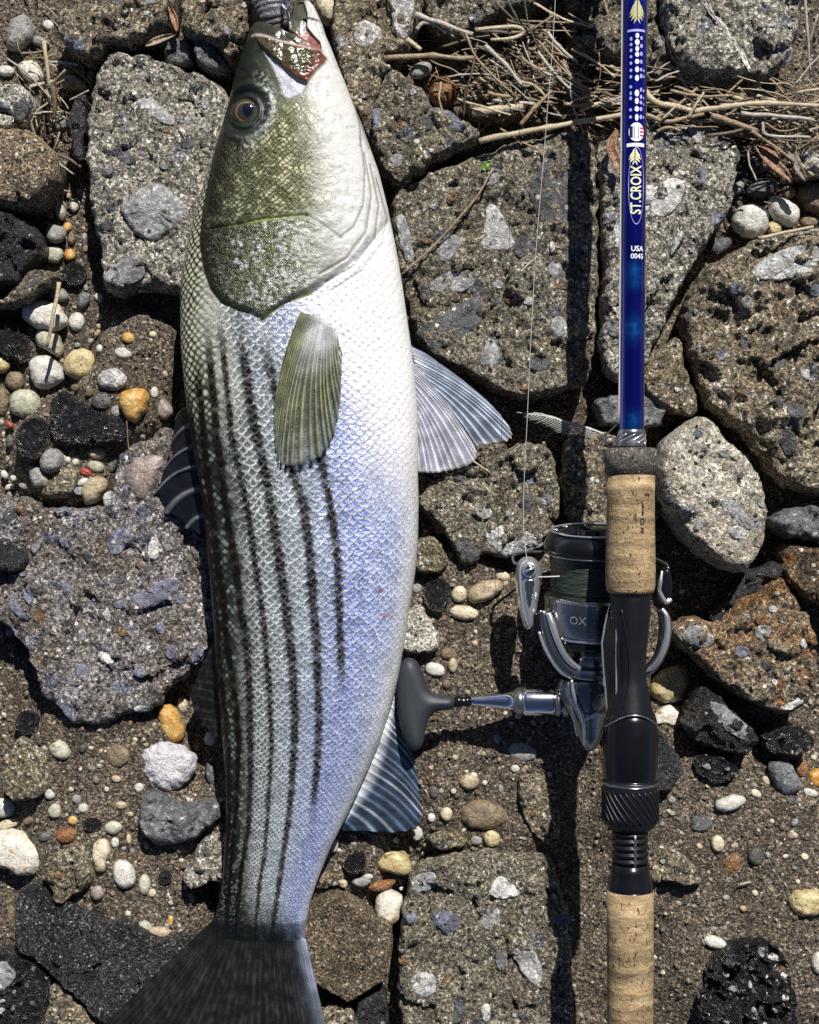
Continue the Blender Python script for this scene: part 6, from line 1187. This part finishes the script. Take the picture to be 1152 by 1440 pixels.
# ------------------------------------------------------------------ lines
mono = plain_mat('pale fishing line', (0.50, 0.50, 0.48), 0.35)
V, F = tube_geo(WP(smooth_path([(800,-420,190),(781,0,170),(768,180,160),(752,380,146),(741,600,130),(736,720,122),(741,786,122),(748,800,125)], 60)), 0.38, 6)
tag(add('fishing_line', V, F, mono), 'thin pale fishing line running from the reel up past the straw tangle', 'fishing line')
V, F = tube_geo(WP([(752, 812, 112), (775, 811, 118), (800, 810, 122), (803, 810, 122)]), 1.0, 6); add('line_to_spool', V, F, mono, spool)
ym = np.linspace(-200, 596, 40); V, F = tube_geo(np.stack([(rx_(ym) - 18.2 - 576) * RK, (720 - ym) * RK, RZ + 1 + 0 * ym], 1), 0.9, 6)  # thin pale strand along one edge of the blank
tag(add('edge_strand', V, F, mono), 'thin grey strand lying along the edge of the blue rod blank', 'fishing line')
V, F = tube_geo(WP(smooth_path([(868,596,180),(856,608,150),(844,618,120),(840,632,110),(850,640,112),(856,628,118),(852,618,124),(862,614,140),(866,622,150)], 60)), 0.9, 6)
tag(add('line_curl', V, F, mono), 'curled loose end of line beside the metal winding ring', 'fishing line')
# ------------------------------------------------------------------ dry straw, twigs, leaves, feather
straw_c = {}
def straw_mat(name, a, b):
    q = NB(name); v = q.coord(True, (1, 1, 1)); n1 = q.noise(v, 12, 3, 0.6); n2 = q.noise(v, 3, 3, 0.6)
    q.base(q.mix(1, q.mix(q.ramp(n1, [(0.35, 0.0), (0.65, 1.0)]), a, b), q.ramp(n2, [(0.3, 0.6), (0.7, 1.2)]), 'MULTIPLY')); q.set(Roughness=0.5); q.bump(n2, 1.2); return q.m
SM = [straw_mat('pale straw', (0.36, 0.29, 0.18), (0.46, 0.39, 0.27)), straw_mat('brown straw', (0.20, 0.14, 0.08), (0.30, 0.225, 0.14)), straw_mat('dark twig', (0.07, 0.05, 0.032), (0.12, 0.085, 0.055)), straw_mat('grey straw', (0.30, 0.27, 0.23), (0.42, 0.39, 0.34)), straw_mat('green black blade', (0.02, 0.03, 0.022), (0.05, 0.07, 0.05))]
def straw(pts, r, mat, label, group=None, name='straw', z=None, flat=0.75, cat='straw', nodes=()):
    P = np.array(pts, float)
    if P.shape[1] == 2: P = np.hstack([P, np.full((len(P), 1), 30.0 if z is None else z)])
    P = smooth_path(P, 6 + 3 * len(P)) if len(P) > 2 else np.array([P[0] + (P[1] - P[0]) * t for t in np.linspace(0, 1, 7)])
    d = np.hypot(*(P[-1, :2] - P[0, :2])); sd = int(P[0, 0] * 7 + P[0, 1])
    P[:, 0] += d * 0.012 * perlin(np.linspace(0, 3, len(P)), np.zeros(len(P)), sd); P[:, 1] += d * 0.02 * perlin(np.linspace(0, 3, len(P)), np.zeros(len(P)), sd + 5)
    rr = r * (1 - 0.25 * np.linspace(0, 1, len(P))); 
    for k in nodes: rr[int(k * (len(P) - 1))] *= 1.35
    rr = rr * (1 + 0.22 * perlin(np.linspace(0, 5, len(P)), np.zeros(len(P)) + 3, sd)); V, F = tube_geo(WP(P), rr, 8, flat if group is None else 0.35 + 0.6 * ((sd * 37) % 100) / 100); return tag(add(name, V, F, SM[mat]), label, cat, group)
straw([(540,82,42),(600,79,48),(668,81,50)], 4.2, 1, 'long straight brown stem reaching toward the fish jaw', name='reed_stem', nodes=(0.6,))
straw([(584,20,44),(620,33,48),(665,48,46)], 4.0, 3, 'pale bent stem above the long straight brown stem', name='reed_stem')
straw([(586,42,42),(596,32,44),(612,34,44),(628,46,42)], 3.2, 3, 'hooked pale stem ending beside the quartz-faced rock', name='reed_stem')
straw([(572,55,42),(592,70,42)], 4.0, 0, 'short cut straw stub beside the hooked stem')
straw([(664,158,30),(700,154,34),(736,150,36)], 6.5, 0, 'thick pale hollow reed lying across the tawny mottled stone', name='reed_stem', nodes=(0.78,))
straw([(674,199,34),(735,186,40),(800,174,40),(880,160,38)], 4.4, 0, 'long pale stem along the upper edge of the wide boulder', name='reed_stem', nodes=(0.55,))
straw([(655,46,50),(668,78,52),(695,108,50),(726,135,46)], 1.8, 1, 'thin stem slanting down across the tawny mottled stone')
straw([(682,64,48),(710,90,48),(736,121,46)], 3.4, 3, 'flat grey straw slanting through the tangle')
straw([(732,176,38),(752,152,44),(776,128,46)], 3.2, 1, 'short brown stem tilted against the grain of the tangle')
straw([(696,2,52),(712,18,50),(726,30,46)], 2.0, 2, 'dark reddish twig above the tawny stone')
straw([(736,-10,54),(742,30,52),(752,55,50),(763,76,46)], 1.8, 4, 'dark green grass blade beside the fishing line', name='grass_blade')
straw([(708,-10,50),(720,12,50),(732,36,46)], 2.2, 4, 'blackish grass blade beside the dark reddish twig', name='grass_blade')
straw([(748,42,48),(778,22,52)], 1.8, 1, 'small straw pointing up toward the fishing line')
straw([(668,42,50),(700,39,52),(728,38,52),(736,46,50),(720,54,50),(690,56,48)], 3.2, 0, 'folded pale straw lying over the tawny stone')
straw([(652,165,34),(655,130,44),(664,100,50),(672,60,50)], 1.6, 2, 'thin dark root bending around the tawny mottled stone', name='twig', cat='twig')
straw([(564,387,36),(625,330,40),(668,280,40),(694,236,38)], 1.9, 1, 'thin brown twig lying diagonally on the wide boulder', name='twig', cat='twig')
straw([(727,387,34),(756,360,36)], 1.5, 0, 'short straw on the wide boulder below the triangular clast')
straw([(665,648,34),(690,665,32)], 1.3, 0, 'tiny straw behind the tip of the pelvic fin')
straw([(974,158,44),(1010,152,46),(1053,146,48),(1160,149,48)], 4.2, 0, 'long straight pale reed running below the large pale grey boulder', name='reed_stem', nodes=(0.45, 0.8))
straw([(1042,159,44),(1090,163,44),(1145,169,42)], 3.4, 3, 'grey stem just below the long straight pale reed', name='reed_stem')
straw([(1057,184,40),(1085,203,36),(1118,228,30)], 3.0, 1, 'slanting stem above the dry leaf', name='reed_stem')
straw([(1000,162,42),(1030,172,40),(1064,184,38)], 5.0, 1, 'thick brown stem resting on the tall grey boulder', name='reed_stem')
straw([(900,120,40),(925,145,44),(960,152,44),(985,158,42)], 5.0, 0, 'curved thick stem right beside the rod blank', name='reed_stem')
straw([(900,160,40),(940,170,42),(990,160,44)], 3.6, 1, 'brown stem under the curved thick stem', name='reed_stem')
straw([(931,168,48),(952,148,50)], 1.8, 0, 'short pale straw standing across the stems beside the rod')
straw([(968,166,48),(978,148,52),(990,130,50)], 2.2, 0, 'pale straw leaning up toward the pale boulder')
straw([(1072,172,44),(1080,190,42),(1140,193,42)], 2.4, 3, 'grey forked stem above the slanting stem')
straw([(1086,238,10),(1066,335,46),(1144,319,46)][1:], 2.8, 0, 'straw stem lying below the round white pebble')
straw([(1052,208,22),(1054,230,22),(1064,254,26)], 1.5, 3, 'thin curved straw over the dark pebbles')
straw([(83,397,24),(76,440,28),(66,487,22)], 3.2, 0, 'tan stem lying over the white and tan pebble', name='reed_stem')
straw([(62,58,14),(66,90,14),(70,122,8)], 3.2, 0, 'flat tan stem beside the orange-hearted pebble')
straw([(74,122,12),(77,145,10),(76,168,6)], 4.0, 2, 'dark purple blade hanging in the gap by the tall boulder', name='grass_blade')
straw([(10,82,16),(40,104,20),(72,140,12)], 1.4, 3, 'thin pale twig under the orange-hearted pebble', name='twig', cat='twig')
straw([(98,141,10),(125,127,18)], 1.5, 3, 'thin pale twig touching the tall boulder', name='twig', cat='twig')
straw([(77,225,10),(90,235,10),(104,245,4)], 1.6, 3, 'bent pale twig in the black gap beside the rounded sandy boulder', name='twig', cat='twig')
straw([(30,75,14),(50,74,16),(66,70,14)], 1.6, 1, 'curved brown twig above the orange-hearted pebble', name='twig', cat='twig')
straw([(48,190,26),(60,205,20),(72,198,10)], 1.4, 2, 'dark twig on the shoulder of the rounded sandy boulder', name='twig', cat='twig')
straw([(178,592,14),(180,620,18),(184,652,26)], 1.2, 2, 'hair-thin dark twig hanging below the vivid orange pebble', name='twig', cat='twig')
straw([(1040,1244,8),(1056,1240,8)], 1.6, 0, 'tiny loose straw in the dirt right of the rod')
straw([(1132,-10,40),(1136,50,36),(1140,108,20)], 2.2, 3, 'pale dead grass stem beside the pale boulder', name='grass_blade')
straw([(1150,20,40),(1138,60,34)], 1.4, 3, 'thin pale grass blade above the dead grass stem', name='grass_blade')
straw([(1118,118,34),(1140,92,36),(1160,70,34)], 1.4, 3, 'fine pale grass blade crossing the dead grass stem', name='grass_blade')
r = np.random.default_rng(99)
def tangle(n, cx, cy, sx, sy, ang, sp, label, group, L=(30, 95), zz=(14, 40)):
    for k in range(n):
        x, y = cx + r.normal() * sx, cy + r.normal() * sy; a = math.radians(ang + r.normal() * sp); l = r.uniform(*L) / 2; b = r.normal() * l * 0.18; z = r.uniform(*zz); dz = r.normal() * 4
        straw([(x - l * math.cos(a), y - l * math.sin(a), z - dz), (x + b * math.sin(a), y - b * math.cos(a), z + 2), (x + l * math.cos(a), y + l * math.sin(a), z + dz)], r.choice([0.8, 1.1, 1.5, 1.9, 2.6]), int(r.choice([0, 1, 1, 1, 2, 2, 3])), label, group)
tangle(110, 750, 95, 58, 34, 28, 30, 'loose dry straw in the tangle between the fishing line and the wide boulder', 'straw tangle by the fishing line', zz=(14, 44))
tangle(60, 860, 125, 45, 24, 8, 25, 'loose dry straw in the tangle under the rod shadow', 'straw tangle under the rod shadow', (25, 80), (10, 36))
tangle(110, 1050, 150, 75, 18, 4, 22, 'loose dry straw in the drift below the large pale boulder', 'straw drift below the pale boulder', (30, 110), (8, 40))
tangle(16, 1120, 185, 25, 18, 20, 40, 'loose dry straw around the dry russet leaf', 'straw near the dry leaf', (25, 70), (8, 30))
tangle(14, 75, 140, 20, 55, 70, 40, 'loose dry straw in the gap beside the tall boulder', 'straw in the gap by the tall boulder', (18, 45), (-12, 12))
VV, FF_, nb_ = [], [], 0
for cx_, cy_, sx_, sy_, an_, n_ in ((745, 95, 70, 42, 25, 420), (860, 122, 60, 30, 8, 260), (1050, 152, 85, 20, 5, 420), (80, 130, 30, 70, 60, 110), (640, 60, 45, 35, 15, 90), (1110, 215, 30, 30, 30, 70)):
    for k in range(n_):
        x, y = cx_ + r.normal() * sx_, cy_ + r.normal() * sy_; a = math.radians(an_ + r.normal() * 38); l = r.uniform(5, 26); b = r.normal() * l * 0.2; z = float(gz(x, y)) + r.uniform(2, 34)
        P = np.array([(x - l * math.cos(a), y - l * math.sin(a), z - r.normal() * 2), (x + b * math.sin(a), y - b * math.cos(a), z + 1), (x + l * math.cos(a), y + l * math.sin(a), z + r.normal() * 2)])
        V, F = tube_geo(WP(P), r.choice([0.5, 0.7, 1.0, 1.4]), 5, 0.6); VV.append(V); FF_.append([f + nb_ for f in F]); nb_ += len(V)
lit = add('straw_litter', np.vstack(VV), [np.vstack([f[k] for f in FF_]) for k in range(3)], GRITM, origin=(0, 0, 0)); nv_ = len(VV[0])
pc = np.array([(.30, .24, .15), (.20, .145, .085), (.12, .085, .05), (.26, .22, .17), (.07, .05, .032)])[r.integers(0, 5, len(VV))]; color_attr(lit, 'Col', np.repeat(pc, nv_, 0)); tag(lit, 'fine brown straw litter matted between the stones', 'straw litter', kind='stuff')
def leaf_obj(pts_spine, wid, mat, label, z, name='dry_leaf', curl=4):
    P = smooth_path(pts_spine, 18); T = np.gradient(P, axis=0); T /= np.linalg.norm(T, axis=1)[:, None]; N = np.stack([-T[:, 1], T[:, 0]], 1)
    w_ = wid * np.sin(np.pi * np.linspace(0.04, 0.97, 18)) ** 0.7; V = []
    for s in (-1, -0.5, 0, 0.5, 1):
        Q = P + N * (w_ * s)[:, None]; V.append(np.stack([Q[:, 0], Q[:, 1], z + curl * abs(s) + 1.5 * perlin(Q[:, 0] / 8, Q[:, 1] / 8, 4)], 1))
    V = WP(np.vstack(V)); bt = V - [0, 0, 1.2]; F = grid_faces(5, 18); n = len(V)
    b = np.r_[np.arange(18), np.arange(1, 5) * 18 + 17, np.arange(16, -1, -1) + 72, np.arange(3, 0, -1) * 18]; Fs = np.stack([b, np.roll(b, -1), np.roll(b, -1) + n, b + n], 1)
    return tag(add(name, np.vstack([V, bt]), [F[:, ::-1], F + n, Fs], mat), label, 'leaf')
lm = pebble_mat('dry brown leaf', (0.17, 0.075, 0.03), (0.27, 0.15, 0.085), (0.34, 0.14, 0.04), 0.4, 0.4, scale=10)
leaf_obj([(1064,206),(1080,222),(1098,238),(1114,254)], 8, lm, 'dry russet leaf with an orange rib beside the dark pebbles', 30)
leaf_obj([(1070,204),(1085,210),(1098,222)], 5, lm, 'small folded russet leaf above the dry russet leaf', 34)
leaf_obj([(868,182),(860,205),(868,228),(872,246)], 8, lm, 'glossy brown leaf poking out beside the rod badge', 46)
leaf_obj([(1108,195),(1118,225),(1134,255)], 7, straw_mat('grey bark strip', (0.16, 0.125, 0.095), (0.27, 0.22, 0.17)), 'grey-brown bark strip near the pale fragment', 24, 'bark_strip')
leaf_obj([(238,8),(245,26),(249,44)], 5, lm, 'curled dark leaf in the cleft between the two brown blocks', 38)
leaf_obj([(204,64),(222,56),(246,48)], 5, straw_mat('tan leaf', (0.26, 0.20, 0.13), (0.36, 0.29, 0.2)), 'tan curled leaf tucked above the tall clast-studded boulder', 34)
sprout = leaf_obj([(680,240),(683,232),(690,227)], 4, plain_mat('fresh green leaf', (0.10, 0.24, 0.02), 0.4), 'tiny fresh green sprout at the top of the wide boulder', 34, 'sprout')
# feather
fth = empty('feather', WP([(790, 595, -8)])[0]); tag(fth, 'dirty white feather caught in the crevice between the rod and the fins', 'feather')
fm = plain_mat('dull white feather', (0.42, 0.41, 0.40), 0.6, var=0.2)
sp = smooth_path([(862,616,10),(835,605,12),(805,597,12),(770,586,10),(728,580,4)], 40); V, F = tube_geo(WP(sp), np.linspace(2.0, 0.6, 40), 6); add('shaft', V, F, fm, fth)
VV, FF_, nb_ = [], [], 0
for k in range(4, 40):
    for s in (-1, 1):
        t = k / 39; L = (16 if s < 0 else 26) * math.sin(math.pi * min(1, t * 1.05)) ** 0.5 * (0.8 + 0.4 * r.random()); d = np.array([-0.8, s * 0.6]); p = sp[k]
        pts = [(p[0] + d[0] * L * u, p[1] + d[1] * L * u * (1 - 0.35 * u), p[2] - 3 * u * u + r.normal() * 0.5) for u in np.linspace(0, 1, 5)]
        V, F = tube_geo(WP(pts), np.linspace(0.9, 0.25, 5), 4); VV.append(V); FF_.append([f + nb_ for f in F]); nb_ += len(V)
add('barbs', np.vstack(VV), [np.vstack([f[0] for f in FF_]), np.vstack([f[1] for f in FF_]), np.vstack([f[2] for f in FF_])], fm, fth)
